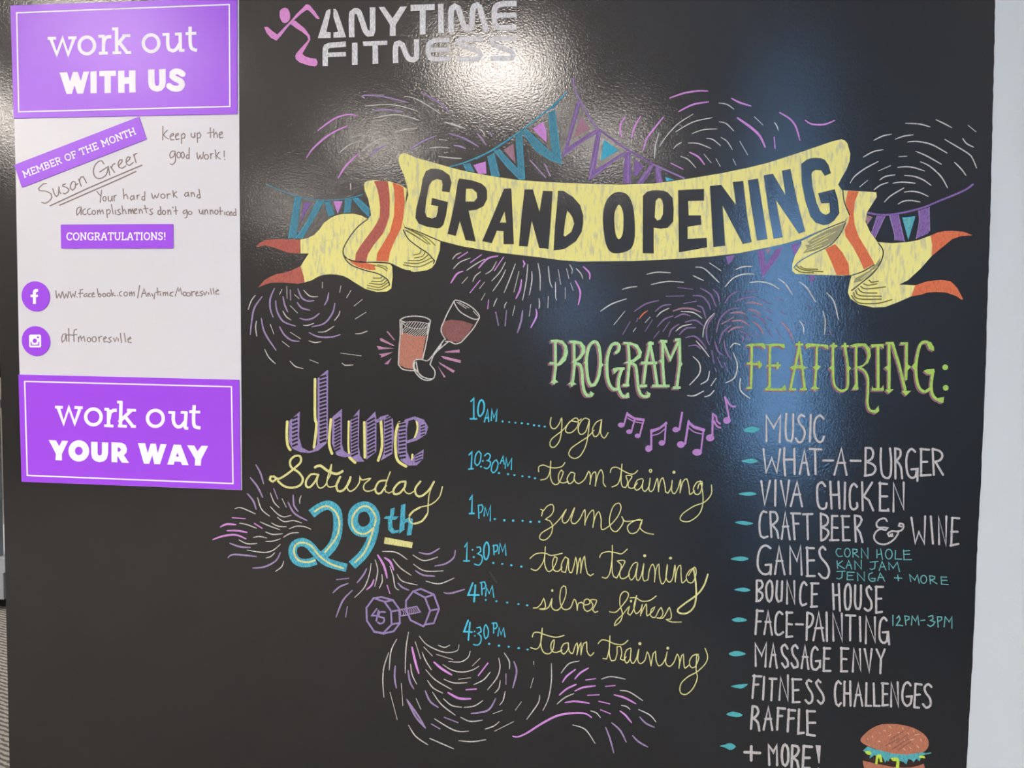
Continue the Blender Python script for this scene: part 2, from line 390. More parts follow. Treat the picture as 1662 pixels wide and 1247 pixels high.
# ------------------------------------------------------------------ whiteboard notice and its magnets
def quad(pts, y): return [at_depth(px, py, y) for px, py in pts]
def slab(name, pts, y0, y1, mat, parent=None, bev=0):
    P_ = [wall_pt(*p) for p in pts]; o = prism(name, P_, y0, y1, mat, parent)
    return o
wb = empty('whiteboard', (wall_pt(200, 700)[0], 0, wall_pt(200, 790)[1]), 'tall narrow white notice panel with purple top and bottom blocks, on the black wall', 'notice board')
slab('panel', [(20, 10.5), (388.5, -4), (389.5, 300), (391.5, 500), (393.5, 795.5), (38, 782), (32, 560), (27, 290)], -.0022, -.001, 'panelwhite', wb)
THINGS['whiteboard'] = wb
THINGS['header'] = slab('header_block', [(19.5, 10.6), (386.5, -2.6), (386.7, 186), (25, 193)], -.0042, -.0022, 'panelpurple', wb)
THINGS['footer'] = slab('footer_block', [(32.5, 608), (389.6, 616.5), (392.3, 794.6), (37.6, 781.6)], -.0042, -.0022, 'panelpurple', wb)
for k in ('header', 'footer'): THINGS[k]['label'] = 'purple ' + k + ' block with white lettering'
def magnet(key, name, pts, label, cat):
    P_ = [wall_pt(*p) for p in pts]; cx = sum(p[0] for p in P_)/len(P_); cz = min(p[1] for p in P_)
    t = empty(name, (cx, -.0022, cz), label, cat); prism('plate', P_, -.0040, -.0022, 'panelpurple', t); THINGS[key] = t
def rounded(pts, r):
    out = []; n = len(pts)
    for i in range(n):
        p, a, b = Vector(pts[i]), Vector(pts[i-1]), Vector(pts[(i+1) % n])
        u, v = (a-p).normalized(), (b-p).normalized()
        for k in range(4):
            t = k/3; q = p+u*r*(1-t)**2+v*r*t**2; out.append((q.x, q.y))
    return out
magnet('month_magnet', 'magnetic_strip', rounded([(25.5, 268.5), (227.5, 190.3), (239.7, 226.8), (38, 305.3)], 1.5), 'long purple strip tilted upwards across the white panel under the top block', 'magnet')
magnet('congratulations_magnet', 'magnetic_strip', rounded([(101, 365), (282.8, 364.2), (283, 403.5), (101.5, 403.8)], 1.5), 'short level purple strip below the handwritten sentence', 'magnet')
def ring(cx, cy, rx_, ry_, sk): return [(cx+rx_*math.cos(2*math.pi*i/48)+sk*math.sin(2*math.pi*i/48), cy+ry_*math.sin(2*math.pi*i/48)) for i in range(48)]
magnet('friends_badge', 'round_magnet', ring(60.1, 481.5, 22.6, 24.5, 1.2), 'round purple magnet with a white letter f', 'magnet')
magnet('photo_badge', 'round_magnet', ring(60.5, 553.8, 22.7, 24.2, 1.2), 'round purple magnet with a white camera symbol', 'magnet')
run('''
P handwriting|whiteboard|0.0022|grey marker name with two underlines, slanting upwards
m marker
w 1.7
@ 20 290 8.31
s 470,70 430,75 365,140 380,165 470,175 535,210 545,255 515,300 460,335 408,325/558,140 575,200 605,245 630,225 640,115/640,115 645,180 665,205/730,75 695,85 690,105 740,120 775,150 760,185 720,210 695,200
@ 20 180 8.31
s 860,965 830,955 800,995 795,1050 825,1075 860,1040 862,970 870,1005 895,985/1245,720 1220,680 1170,690 1120,750 1105,830 1125,890 1170,918 1230,905 1280,860 1300,780/1345,775 1365,730 1395,715/1440,750 1490,690 1490,665 1465,665 1438,710 1450,765 1490,780 1540,745/1545,700 1590,660 1600,630 1570,625 1545,670 1555,725 1590,740 1640,700
s 905,925 940,1020/915,950 935,900 965,890 990,930 1010,975
l 1190,828 1305,755 1325,870/1335,755 1390,835
@ 200 180 8.31
l 150,595 185,705
s 158,620 165,590 195,575
@ 0 0 1
w 2
l 82.8,334.5 145.2,305.6 181.3,290 231.3,268.8
l 98.2,333.6 198,290 221.7,278.9
P handwriting|whiteboard|0.0022|grey marker line praising work, beside the slanted strip
m marker
w 1.5
@ 200 180 8.31
l 545,212 543,398/795,320 795,445/975,300 978,365/1005,305 1010,428/1183,232 1185,362/1145,305 1222,292/1230,250 1232,365
s 605,265 555,330 620,385/642,355 690,330 685,310 655,320 640,360 655,400 692,392/712,350 755,325 748,308 722,318 712,355 725,392 765,382/795,335 825,305 845,330 835,370 800,378/925,305 930,355 955,368 970,345 975,300/1005,320 1035,295 1055,325 1045,365 1012,375/1232,330 1260,295 1275,320 1280,362/1300,335 1345,310 1340,288 1315,295 1300,335 1315,372 1352,362
s 710,548 670,545 638,590 650,640 690,620 708,560 715,640 705,700 670,732 645,720/900,600 875,595 855,625 870,650 900,635/1003,570 1010,640 1025,655 1045,600 1060,650 1080,640 1090,560/1188,610 1205,580 1225,578/1305,560 1268,610 1320,655
e 758,600 25,40/812,602 21,42/1130,625 28,32
l 900,502 895,650/1185,580 1190,650/1250,530 1262,650/1370,545 1370,625/1375,658 1376,662
P handwriting|whiteboard|0.0022|grey marker sentence in two lines above the small purple strip
m marker
w 1.5
@ 20 290 8.31
l 1150,175 1195,230/1215,160 1195,325/1355,240 1358,305/1380,235 1385,305/1505,140 1515,275/1160,430 1162,485/1280,420 1292,530/1345,350 1370,480/1400,430 1402,485/1490,370 1500,480/1575,415 1580,478
e 1255,275 22,32/1110,460 25,28
s 1305,245 1308,300 1330,310 1350,285 1355,240/1382,260 1395,230 1412,228/1512,240 1545,215 1560,240 1570,275
s 925,385 890,400 875,460 885,495 920,460 940,390 940,490/995,410 965,430 960,475 985,492 1010,480/1060,405 1030,420 1022,465 1045,490 1075,480/1162,460 1185,425 1200,480/1200,455 1225,425 1240,480/1282,440 1310,415 1335,440 1320,475 1290,485/1460,415 1430,430 1450,455 1475,475 1450,492 1425,485/1498,450 1520,420 1535,435 1545,478/1580,450 1600,420 1615,475/1615,450 1635,420 1650,475
@ 200 290 8.31
s 150,235 120,240 103,270 120,292 150,270 155,235 160,285/197,250 212,225 235,225/295,240 265,250 262,285 285,297 300,280/395,205 405,265 420,272 440,225 455,262 470,255 490,205/602,235 620,210 645,212/730,180 692,215 738,260/885,190 850,195 835,225 850,248 880,230 885,190 895,245/928,215 945,190 960,195 975,245/1045,215 1015,220 1002,250 1030,268 1050,250
l 195,230 200,280/300,180 300,295/600,210 605,268/680,165 690,255/925,190 930,245/1030,145 1048,262
e 545,240 28,30/560,460 22,28/910,465 25,22/1265,455 22,30
s 82,470 85,430 105,415 115,470/115,440 135,415 148,470/162,440 195,425 188,408 165,415 158,450 175,478 200,470/228,445 245,415 260,425 270,470/405,410 370,425 385,450 410,470 385,490 360,480/510,430 480,440 478,480 500,492 518,470/613,455 635,425 645,435 652,485/865,425 835,430 815,455 825,478 855,465 868,430 875,480 865,525 840,535
s 1030,420 1045,475 1065,480 1080,425/1110,450 1130,420 1145,435 1150,480/1183,450 1200,425 1215,435 1222,480/1430,445 1400,460 1402,490 1430,495/1440,480 1475,465 1465,448 1440,465 1445,495 1475,495/1530,455 1500,460 1485,490 1505,505 1530,490
l 225,415 230,470/300,365 325,465/285,410 345,405/510,380 522,485/610,425 615,485/678,385 680,400/715,380 722,485/690,440 742,435/1080,425 1088,485/1105,425 1112,485/1180,425 1185,485/1315,390 1320,490/1290,445 1350,440/1375,455 1378,490/1525,410 1530,500
P handwriting|whiteboard|0.0022|grey marker web address beside the upper round badge
m marker
w 1.6
@ 20 445 8.31
s 598,225 612,325 640,265 662,322 684,240/690,240 714,325 736,268 756,320 772,240/790,240 810,315 830,270 850,310 865,235
s 960,210 930,215 925,315/1020,265 990,270 975,295 990,308 1018,290 1022,305/1065,262 1040,275 1040,305 1065,308/1085,285 1115,270 1105,250 1085,270 1090,308 1125,305/1172,290 1190,265 1210,285 1195,310 1175,305/1480,235 1455,255 1460,290 1485,298/1594,270 1615,240 1625,292/1625,270 1650,240 1655,295
l 905,262 965,258/1155,195 1175,305/1340,212 1355,300/1375,255 1355,275 1400,295/1590,245 1595,295/882,306 883,309/1430,288 1431,291
e 1250,285 22,22/1310,280 22,24/1540,270 25,28
@ 200 445 8.31
l 232,155 205,322/255,308 290,200 325,300/265,262 315,258/340,260 345,300/395,265 410,300/435,260 425,335/468,190 478,285/445,248 510,240/512,262 512,290/548,245 550,290/710,298 745,185 760,235 780,190 800,275/930,235 935,295/1095,245 1110,285 1135,240/1160,250 1162,275/1185,200 1200,275/1220,195 1235,270
s 343,280 360,258 375,298/550,265 575,245 580,290/580,265 605,245 612,290/640,268 685,240 650,250 640,290 680,300/933,260 950,240 975,240/985,270 1015,255 1005,238 985,265 995,295 1025,290/1080,230 1045,245 1060,262 1085,275 1065,295 1040,290/1255,240 1295,225 1285,210 1260,230 1260,270 1300,270
e 838,268 22,26/888,275 28,25
P handwriting|whiteboard|0.0022|grey marker account name beside the lower round badge
m marker
w 1.6
@ 20 445 8.31
s 725,805 695,815 675,880 685,920 720,890 735,810 745,905/880,745 850,755 840,810 845,910/903,880 930,835 945,900/945,870 975,840 990,910/1180,870 1200,840 1222,840/1245,880 1280,860 1265,845 1240,870 1250,915 1290,910/1345,850 1310,865 1325,885 1345,905 1325,925 1300,915/1570,885 1610,870 1600,850 1570,875 1575,920 1615,925
l 770,735 775,910/750,822 800,820/810,825 880,818/900,850 905,915/1175,850 1185,910/1375,865 1395,910 1420,855/1438,870 1440,905/1468,800 1482,925/1520,800 1540,915
e 1045,885 25,30/1115,880 28,35
P border_line|header|0.0042|thin white border line
m printwhite
c b
w 2
@ 0 0 1
L 30,22.3 374,9 375,174 33.3,182.6
P lettering|header|0.0042|white slab-serif words
m printwhite
c b
@ 10 0 8.31
w 5.4
l 625,535 705,745 783,530 858,748 940,522
e 1110,625 103,112
l 1335,508 1333,735
s 1333,625 1345,550 1380,512 1438,508
l 1508,385 1512,722
w 4.6
l 583,530 695,527/858,524 970,520/1265,503 1350,500/1270,730 1392,727/1450,403 1530,400/1455,725 1572,722
@ 200 0 8.31
w 5.4
l -60,610 45,490
l -45,570 75,722
e 395,595 104,112
s 620,470 620,610 640,680 685,698 735,675 780,600
l 785,455 790,700
s 920,372 922,600 950,672 1012,690
w 4.6
l 8,496 115,492/55,722 125,718/548,478 640,475/715,473 805,468/770,692 845,690/858,467 1003,460
P lettering|header|0.0042|bold white capitals
m printwhite
c b
@ 0 0 4.155
p 413,495 463,492 483,555 503,491 535,490 556,553 574,489 610,488 571,636 532,637 513,580 496,638 460,639
p 620,488 662,486 663,633 621,634
p 680,485 792,482 792,517 757,518 758,632 716,633 715,519 680,520
p 806,483 848,482 849,527 880,526 880,481 923,480 924,628 882,629 881,570 850,571 850,630 808,631
P lettering|header|0.0042|bold white capitals, last word
m printwhite
c b
@ 0 0 4.155
p 1008,475 1051,473 1052,560 1058,580 1068,585 1080,580 1084,560 1082,473 1126,471 1127,560 1120,592 1100,615 1068,624 1035,614 1015,592 1009,560
c r
w 9.6
s 1240,505 1222,492 1195,487 1172,500 1172,520 1195,538 1225,552 1236,575 1222,598 1195,604 1168,598 1150,585
P border_line|footer|0.0042|thin white border line
m printwhite
c b
w 2
@ 0 0 1
L 42.8,619 377.5,627.8 380,784.5 47,771.3
P lettering|footer|0.0042|white slab-serif words
m printwhite
c b
@ 0 560 4.155
w 5.4
l 405,425 440,527 475,422 514,528 548,432
e 640,484 52,53
l 742,435 742,540
s 745,500 755,452 775,440 797,440
l 826,378 822,545
l 812,520 895,440
l 850,478 905,548
e 1057,494 53,54
s 1180,450 1178,510 1195,545 1225,550 1262,510
l 1264,452 1256,560
s 1318,405 1314,500 1322,548 1360,558
w 4.4
l 382,418 434,420/513,420 568,423/714,432 745,434/713,543 775,546/800,384 832,385/805,545 865,548/866,438 926,440/892,548 926,549/1145,453 1190,455/1228,453 1272,455/1252,560 1278,561/1285,449 1358,452
P lettering|footer|0.0042|bold white capitals
m printwhite
c b
@ 0 560 4.155
p 340,640 388,643 410,682 430,644 470,646 428,735 428,777 385,775 388,733
w 10.4
e 542,713 48,50
p 625,652 668,653 668,730 674,742 684,744 693,740 697,730 698,655 740,657 739,730 730,765 710,783 682,789 652,781 632,762 625,730
p 762,655 830,658 855,672 866,700 862,725 845,742 880,794 832,792 805,750 801,750 801,790 762,789|803,690 803,718 818,718 826,705 818,692
p 940,660 988,662 1005,728 1025,664 1060,665 1072,730 1092,667 1132,668 1088,803 1050,802 1036,742 1015,800 980,799
p 1137,805 1180,670 1228,672 1280,809 1237,808 1228,786 1186,784 1180,806|1205,724 1195,751 1216,752
p 1270,675 1318,677 1340,715 1368,678 1412,680 1365,770 1362,812 1322,811 1324,766
P lettering|month_magnet|0.0040|white slab capitals
m printwhite
@ 0 0 4.155
w 1.7
T 158,1160 912,864 929,908 174,1203;MEMBER OF THE MONTH
P lettering|congratulations_magnet|0.0040|white slab capitals
m printwhite
@ 0 300 4.155
w 1.8
T 458,325 1127,323 1127,374 458,376;CONGRATULATIONS!
P emblem|friends_badge|0.0040|white letter f emblem
m printwhite
@ 20 445 8.31
p 300,405 340,405 340,313 365,313 368,280 340,280 340,255 347,243 368,240 368,204 335,202 310,215 300,240 298,280 268,280 268,313 300,313
P emblem|photo_badge|0.0040|white camera emblem
m printwhite
@ 20 445 8.31
p 262,818 395,817 408,832 410,975 395,990 266,990 250,975 248,832
m panelpurple
z 2
p 270,912 288,912 288,925 284,950 300,950 358,950 372,950 372,925 368,912 386,912 386,965 270,965
m printwhite
z 4
E 328,898 52,56
m panelpurple
z 6
E 328,900 28,30
E 370,854 13,14
''')
run('''
P running_figure|board||pink running figure
@ 415 0
m logopink
b 285,78 240,105 240,175 268,222 305,222 335,190 335,130 312,85
p 85,265 120,265 165,305 213,340 270,280 340,210 400,140 470,70 490,48 510,45 530,55 580,115 625,185 610,188 590,180 545,130 520,105 500,97 440,140 380,195 310,270 250,350 205,398 150,370 110,325
p 340,235 360,202 390,205 480,280 530,350 533,390 500,450 457,525 480,550 540,570 590,575 605,605 600,635 580,648 520,640 430,610 395,580 388,550 400,520 440,475 500,410 515,385 505,355 450,310 400,280
P chalk_lettering|board||white two-line name beside the running figure
m logowhite
c b
p 608,374 690,110 710,95 730,92 730,130 690,312 732,318 732,372
p 760,90 780,92 797,112 882,365 760,370 760,318 805,312 760,170
w 9
s 938,365 935,200 942,130 970,108 1005,120 1035,200 1070,300 1100,332 1130,328 1140,300 1140,75
p 1200,72 1255,70 1335,180 1410,68 1475,65 1365,245 1365,350 1308,352 1310,245
w 8.6
s 680,645 680,500 690,458 720,445 880,432
w 7
l 690,537 880,530
p 940,420 993,418 995,632 940,637
p 1045,408 1282,398 1282,440 1192,443 1195,622 1140,626 1140,448 1050,450
w 8.6
s 1365,617 1362,500 1372,432 1400,422 1430,440 1470,540 1500,578 1535,585 1565,565 1570,530 1568,385
@ 600 0
p 400,50 635,42 635,98 547,102 545,335 490,338 490,107 400,112
p 667,40 720,38 725,322 670,326
w 9.2
s 795,320 793,150 803,85 830,65 860,80 885,150 915,240 940,280 975,285 997,250 1003,120 1018,65 1045,52 1072,75 1140,314
s 1432,36 1310,40 1245,55 1220,90 1215,160 1222,240 1245,268 1300,272 1432,268
w 7.5
l 1235,155 1432,150
w 7.6
s 780,393 660,395 595,415 573,450 572,510 588,560 630,577 780,578
l 595,490 780,487
s 1105,382 920,385 872,395 865,415 885,435 1000,480 1065,505 1080,535 1065,565 1020,577 850,577
s 1432,374 1240,378 1195,392 1187,412 1205,435 1320,480 1385,510 1400,540 1385,565 1340,570 1178,570
P firework|board||violet and white burst of arcs above the left half of the banner
t .45
m white
w 1.7
@ 415 0
s 1070,1035 1280,1020 1430,1040 1580,1085/1145,1155 1330,1120 1450,1130 1590,1172
@ 600 0
s 340,940 440,960 570,1030 690,1110/725,1190 820,1220 900,1250
@ 400 200
s 915,283 1000,215 1120,165/1125,270 1220,200 1360,130/1430,95 1540,65 1660,52/1015,590 1018,650/1010,140 1150,110
@ 400 0 4.155
s 1335,825 1420,845 1485,875/1300,942 1355,948/1235,1000 1300,994 1370,1000/1295,1055 1370,1065 1450,1070/1570,870 1595,890 1610,918
m purple
w 2.8
@ 415 0
s 1062,958 1036,940 1090,930 1250,945 1490,1002/1155,1078 1300,1072 1440,1093
@ 600 0
s 500,905 620,965 700,1020 775,1090
m pink
@ 415 0
s 608,1272 770,1158 900,1118 988,1128
@ 400 200
s 588,338 650,250 760,150 860,85 990,25/895,535 960,430 1030,355 1095,298
m purple
s 1195,335 1250,275 1345,220
@ 400 0 4.155
s 1105,1010 1190,955 1280,918/1365,900 1470,935 1565,990/1400,982 1440,988 1478,1003/1560,905 1590,940 1615,978/1645,895 1655,920
P firework|board||two short violet dashes in the gap between the flags
m purple
@ 690 130
w 2
l 1025,785 1175,950/1165,820 1220,935
P bunting|board||blue flags hanging from a string, left of the banner
@ 400 200
m flagblue
w 1.6
s 195,598 480,710 720,748 900,745 1050,720 1130,695
p 478,720 540,725 520,850 490,1120 412,1120 450,900
p 690,755 755,760 640,960 545,1125 485,1120 600,950
p 760,765 820,760 862,890 800,915
p 965,740 1030,735 1015,870 955,875
p 1035,735 1090,725 1200,830 1200,915 1130,850
m blue
z 1
w 1
l 478,720 450,900 412,1120/755,760 545,1125/690,755 600,950 485,1120/965,740 955,875/1040,740 1130,850 1200,915/1060,725 1200,835
m pink
p 848,760 938,762 892,885
m flagpurple
p 565,775 640,775 590,850 525,985 545,870
P bunting|board||blue zigzag flags rising above the first word
@ 690 130
m flagblue
w 2
s 245,845 400,800 650,690 930,500 1200,290 1375,125
s 500,770 720,640 980,460 1240,255
p 1385,122 1205,285 1250,280 1330,185
p 372,820 440,810 485,900 405,885
p 610,745 670,710 725,935 650,935
p 672,690 720,675 905,870 885,545 940,510 970,965 920,968 800,850
p 945,505 985,480 1240,720 1200,320 1262,290 1330,818 1220,780 1080,690
m blue
z 1
w 1
l 672,690 800,850 920,968 970,965 940,510/720,675 905,870 885,545/985,480 1240,720 1200,320/945,505 1080,690 1220,780 1330,818 1262,290/610,745 650,935 725,935 670,710/372,820 405,885/245,845 400,800 650,690 930,500 1200,290 1375,125
m pink
p 470,830 590,795 598,912 520,915
p 1045,475 1150,410 1180,490 1182,610
m rose
p 765,680 860,620 880,815
P bunting|board||purple zigzag flags falling towards the second word
@ 900 100
m flagpurple
w 3
s 180,165 200,270 260,400 350,560 430,660 680,840 720,865 960,1000 1260,1138
p 220,385 258,390 225,520 135,830 65,945 110,800
p 65,945 140,830 420,650 455,675 250,800 130,890
p 410,680 455,680 400,1050 330,1165 350,1000
p 330,1165 385,1065 680,880 730,885 600,960 440,1090
p 685,880 740,880 745,1190 668,1190
p 930,1005 975,1010 860,1192 795,1192
p 980,1020 1025,1030 1055,1180 990,1185
z 1
m purple
w 1.5
s 180,165 200,270 260,400 350,560 430,660/90,900 180,600 240,400/340,1140 400,900 440,690/1000,1040 1030,1170/820,1185 950,1015/720,900 715,1180
l 100,915 430,665/360,1130 700,885/960,1003 1260,1138
m rose
p 260,530 350,660 180,750
m blue
p 480,762 622,865 450,970
p 1078,1125 1165,1155 1090,1165
m flagpurple
p 780,950 870,1020 800,1120 770,1100
P bunting|board||purple flags between the banner and its right tail
@ 1330 310
m flagpurple
w 3
s 470,215 620,235 800,215 1000,165 1150,105 1400,0 1490,-62
p 560,245 635,250 540,455 500,425
p 680,240 765,235 825,490 730,480 730,430
p 955,195 1065,160 1070,390 1050,420 940,465 975,330
m purple
z 1
w 1.2
l 560,245 500,425/635,250 540,455/680,240 730,430 730,480/765,235 825,490/975,200 965,330 940,465/1065,160 1070,390
m rose
p 460,240 515,255 465,330 450,280
m teal
p 805,262 930,248 862,480
m blue
z 2
w 1.4
L 808,264 926,252 862,470
w .9
l 815,290 920,285/825,315 912,312/830,340 905,338/838,365 897,363/845,390 888,388/850,415 880,414
P flag_tip|board||violet flag tip under the end of the banner, left one
@ 1200 290
m flagpurple
p 175,700 240,695 250,850 350,700 425,660 380,760 225,970 205,880
m rose
p 255,690 305,680 280,740
P flag_tip|board||small violet flag tip beside the right fold
@ 1200 290
m flagpurple
p 500,645 590,625 540,750
P flag_tip|board||small violet flag tip under the right fold
@ 1200 290
m flagpurple
p 665,945 740,945 705,1025
P flag_tip|board||small violet flag tip under the middle of the banner
@ 1140 390
m flagpurple
p 228,160 315,145 285,205 248,240
P chalk_banner|board||yellow ribbon banner with orange stripes|banner
@ 0 0 1
z 1
m banneryellow
p 648,266 647.5,256 651,250.5 657.5,248.6 676.7,256.7 688.8,260 730,271.7 749,276.8 773,281.7 799.5,286.4 840,292.5 880,295.3 923,297.5 965,299.3 1010,300 1060,298.3 1090,294.5 1120,290 1170,281.7 1210,273.5 1245,265 1296.7,248.3 1350,230 1365,226.3 1371,228.5 1375,233.3 1379.7,250 1378.5,262 1373,276.7 1366,288 1360,300 1368,311.7 1378,350 1370,360 1333,373 1300,388 1266.7,397.5 1230,405 1200,411 1155,416.5 1110,420 1026.7,424 940,424.7 910,422.5 876.7,418 808,410 750,400 715,391 658,370 654,360 659,330 663,316.7 661.7,306.7 656.7,286.7
@ 400 340
p 527,295 600,280 660,250 710,200 760,130 830,80 890,55 950,45 1040,43 1120,60 1185,95 1080,180 990,300 945,400 960,470 1000,495 1180,520 1400,530 1422,560 1425,660 1412,770 1370,800 1270,805 1160,775 1060,715 1000,675 950,650 880,635 820,632 750,638 700,655 640,690 570,712 560,650 530,555 570,490 610,430 530,430
@ 1330 310
p 570,500 700,510 850,500 960,480 1080,435 1095,530 1090,635 980,760 860,870 775,912 930,920 890,1028 760,1085 640,1130 520,1135 380,1105 300,1050 275,990 290,900 310,830 440,770 530,720 600,650 615,590
z 3
@ 0 0 1
p 591.3,300 593,296 596.7,294 608,293 633,295 650,300 660.8,306.7 659,323 657.5,340 654,360 656,368 715,391 714,406.7 706.7,428 701,435 693,439 673,441.7 653,437.5 638,430 625,425.8 600,425.8 566.7,421.7 560,415 557.5,406.7 565,390 580,370 597.5,356 602.5,350 601.7,341.7 598,323 592.5,310
@ 1200 290
p 1030,420 800,500 600,600 605,640 540,750 515,830 512,900 550,930 700,935 980,945 1100,940 1200,905 1310,840 1380,770 1395,740 1390,690 1350,630 1270,520 1225,420 1240,330 1335,180 1330,135 1005,115 1020,230 1070,355
m paleyellow
z 4
w 1.2
@ 400 340
s 700,330 800,300 860,290/640,490 700,480/780,150 870,90/600,300 700,280/880,340 920,330
@ 860 250
s 440,900 470,960/560,820 570,900/640,830 640,910/1230,960 1330,900/1250,880 1310,810
P stripe|banner||redorange stripe
@ 400 200
z 6
m redorange
p 1245,565 1310,563 1380,570 1395,680 1400,760 1395,900 1365,1000 1330,1080 1240,1190 1185,1280 1170,1352 1060,1337 1070,1270 1110,1200 1230,1040 1275,970 1300,920 1305,820 1295,730 1280,650
m orange
p 1425,580 1480,597 1530,625 1545,760 1530,920 1510,1020 1440,1160 1400,1260 1385,1350 1268,1345 1275,1270 1330,1180 1400,1060 1440,900 1445,760 1440,650
P stripe|banner||orange stripe
z 6
m orange
@ 1200 290
p 1055,120 1160,128 1120,230 1110,350 1120,450 1160,570 1240,700 1310,830 1210,885 1170,790 1100,660 1030,560 1020,500 1060,420 1068,350 1030,230
P stripe|banner||short orange stripe
z 6
m orange
@ 1200 290
p 930,640 1000,720 1060,830 1070,940 945,940 900,830 835,685
P ribbon_tip|banner||redorange upper left tip
z 4
m redorange
@ 400 340
p 98,362 140,325 190,298 300,290 430,297 527,295 525,430 460,428 400,420 310,385 250,365 180,350 120,365
P ribbon_tip|banner||redorange lower left tip
z 4
m redorange
@ 400 340
p 118,760 180,690 230,660 300,630 370,618 430,600 530,555 560,650 570,712 500,725 370,713 300,713 240,715 180,735
P ribbon_fold|banner||orange underside of the left fold
z 4
m orange
@ 400 340
p 1000,490 1060,500 1250,540 1260,590 1200,590 1100,565 1030,525
P ribbon_tip|banner||orange upper right tip
z 4
m orange
@ 1330 310
p 1080,435 1150,405 1220,392 1290,390 1400,400 1485,432 1470,435 1380,440 1290,470 1180,560 1090,635 1095,530
P ribbon_tip|banner||orange lower right tip
z 4
m orange
@ 1330 310
p 930,920 1050,880 1180,868 1270,880 1310,915 1340,950 1395,1055 1380,1060 1330,1025 1230,990 1130,985 1050,990 990,1010 890,1028
P fold_shading|banner||dark fold lines and hatching on the left end
z 7
m board
w 1.7
@ 400 340
s 1185,95 1080,180 990,300 945,400 965,480 1030,545 1150,592 1290,630 1380,690 1395,740
s 1000,488 1100,515 1300,515 1400,528 1470,560 1540,590 1600,600
@ 600 290
s 345,478 450,510 700,615/330,500 380,590 480,670 570,730 620,785/620,785 635,800 625,825
m shade
w 1.5
s 360,505 450,560 545,625/380,495 500,560 590,640/410,505 560,580 640,650/430,745 490,730 505,690/440,775 520,755 545,705/380,800 500,795 575,740/340,820 480,825 600,775/330,840 480,860 620,800/350,505 470,575 570,640
@ 400 340
s 1240,670 1310,670 1330,650/1220,700 1320,700 1350,665/1200,720 1320,730 1370,690/1180,740 1300,760 1385,710/1180,765 1300,785 1390,740/1250,545 1330,570 1370,600/1280,540 1360,560 1375,580
P fold_shading|banner||dark fold lines and grey hatching on the right end
z 7
m board
w 1.7
@ 1200 290
s 1030,430 980,540 880,650 700,740 580,810 530,870/1350,630 1395,700 1380,800 1300,920 1180,1020 1090,1090/1020,420 820,500 600,605/1005,120 1020,230 1070,355/1310,840 1200,905 1100,940
m greyshade
p 1020,435 1000,500 930,600 850,655 740,700 615,730 660,680 640,650 690,640 660,620 720,575 850,505
@ 1330 310
p 590,650 585,700 560,760 480,840 400,880 330,895 350,850 480,780 550,710
m shade
@ 1200 290
w 1.8
s 555,850 620,890 810,908/590,855 640,880 760,885/545,880 600,912 720,918
@ 1330 310
w 1.8
s 480,870 500,890 570,880/430,905 470,920 555,905/400,930 450,955 640,935/375,950 420,990 555,995/350,970 390,1020 600,1025/330,990 370,1050 600,1055/310,1020 380,1090 560,1095 700,1060
m banneryellow
z 8
w 1
@ 1200 290
l 670,680 860,590/690,650 930,520/650,705 800,650/700,610 880,530
@ 1330 310
l 400,860 520,770/420,870 560,740
P letter|banner|||
z 6
m board
@ 600 290
p 520,0 550,-70 600,-95 660,-92 710,-80 780,-30 798,40 780,135 705,125 712,60 705,20 660,5 610,25 580,70 555,200 540,330 560,375 610,390 650,375 662,330 670,270 600,258 610,190 765,230 745,360 720,450 690,480 660,485 560,470 480,440 448,385 455,300 500,120
P letter|banner|||
z 6
m board
@ 600 290
p 875,0 1000,20 1090,50 1130,85 1145,120 1145,200 1110,270 1040,305 965,315 1035,615 935,600 880,415 840,560 760,540 800,370 835,200 860,30|940,100 1000,100 1045,140 1048,190 1020,225 935,225
P letter|banner|||
z 6
m board
@ 600 290
p 1310,100 1380,97 1405,640 1305,640 1305,515 1240,508 1190,630 1098,610 1200,370|1315,320 1330,430 1268,430
P letter|banner|||
z 6
m board
@ 860 250
p -50,348 30,348 95,565 128,360 222,365 205,650 182,925 92,918 20,655 -20,903 -105,898 -80,600
P letter|banner|||
z 6
m board
p 275,360 330,362 420,420 490,500 520,600 518,680 505,760 450,850 350,920 290,935 232,940 245,700 265,500|365,553 390,580 415,620 432,680 405,760 345,805 328,795 345,650
P letter|banner|||
z 6
m board
b 870,372 950,400 1000,500 1020,650 1020,820 985,920 900,962 800,962 745,890 718,750 712,600 740,470 800,395|868,495 905,560 912,680 900,790 865,832 835,780 822,650 830,560
P letter|banner|||
z 6
m board
p 1100,410 1140,370 1190,357 1240,355 1300,360 1340,375 1390,430 1400,540 1395,660 1340,720 1270,728 1205,718 1205,970 1098,968|1250,430 1275,436 1290,460 1298,500 1295,590 1270,640 1240,650 1215,620 1220,520 1225,460
P letter|banner|||
z 6
m board
@ 1120 210
p -117,595 0,588 135,583 135,695 -20,700 -15,840 105,840 108,930 -25,950 -25,1070 160,1058 165,1150 -110,1200
P letter|banner|||
z 6
m board
p 192,555 302,542 445,738 415,515 515,505 555,850 598,1100 512,1118 315,745 342,1135 225,1148
P letter|banner|||
z 6
m board
p 562,498 660,482 752,1070 650,1085 590,720
P letter|banner|||
z 6
m board
p 715,450 805,435 928,645 892,405 975,388 1040,700 1118,995 1058,1018 835,690 900,1052 812,1068 760,780
P letter|banner|||
z 6
m board
p 1080,340 1130,300 1170,285 1220,280 1270,283 1310,300 1345,350 1368,430 1310,455 1275,400 1220,395 1190,415 1180,440 1190,560 1230,720 1265,800 1290,825 1320,835 1350,820 1360,805 1355,720 1275,722 1245,625 1405,585 1435,680 1450,820 1400,890 1350,925 1300,935 1220,910 1170,850 1120,700 1085,520
P firework|board||white and pink rays falling from under the middle of the banner
t .45
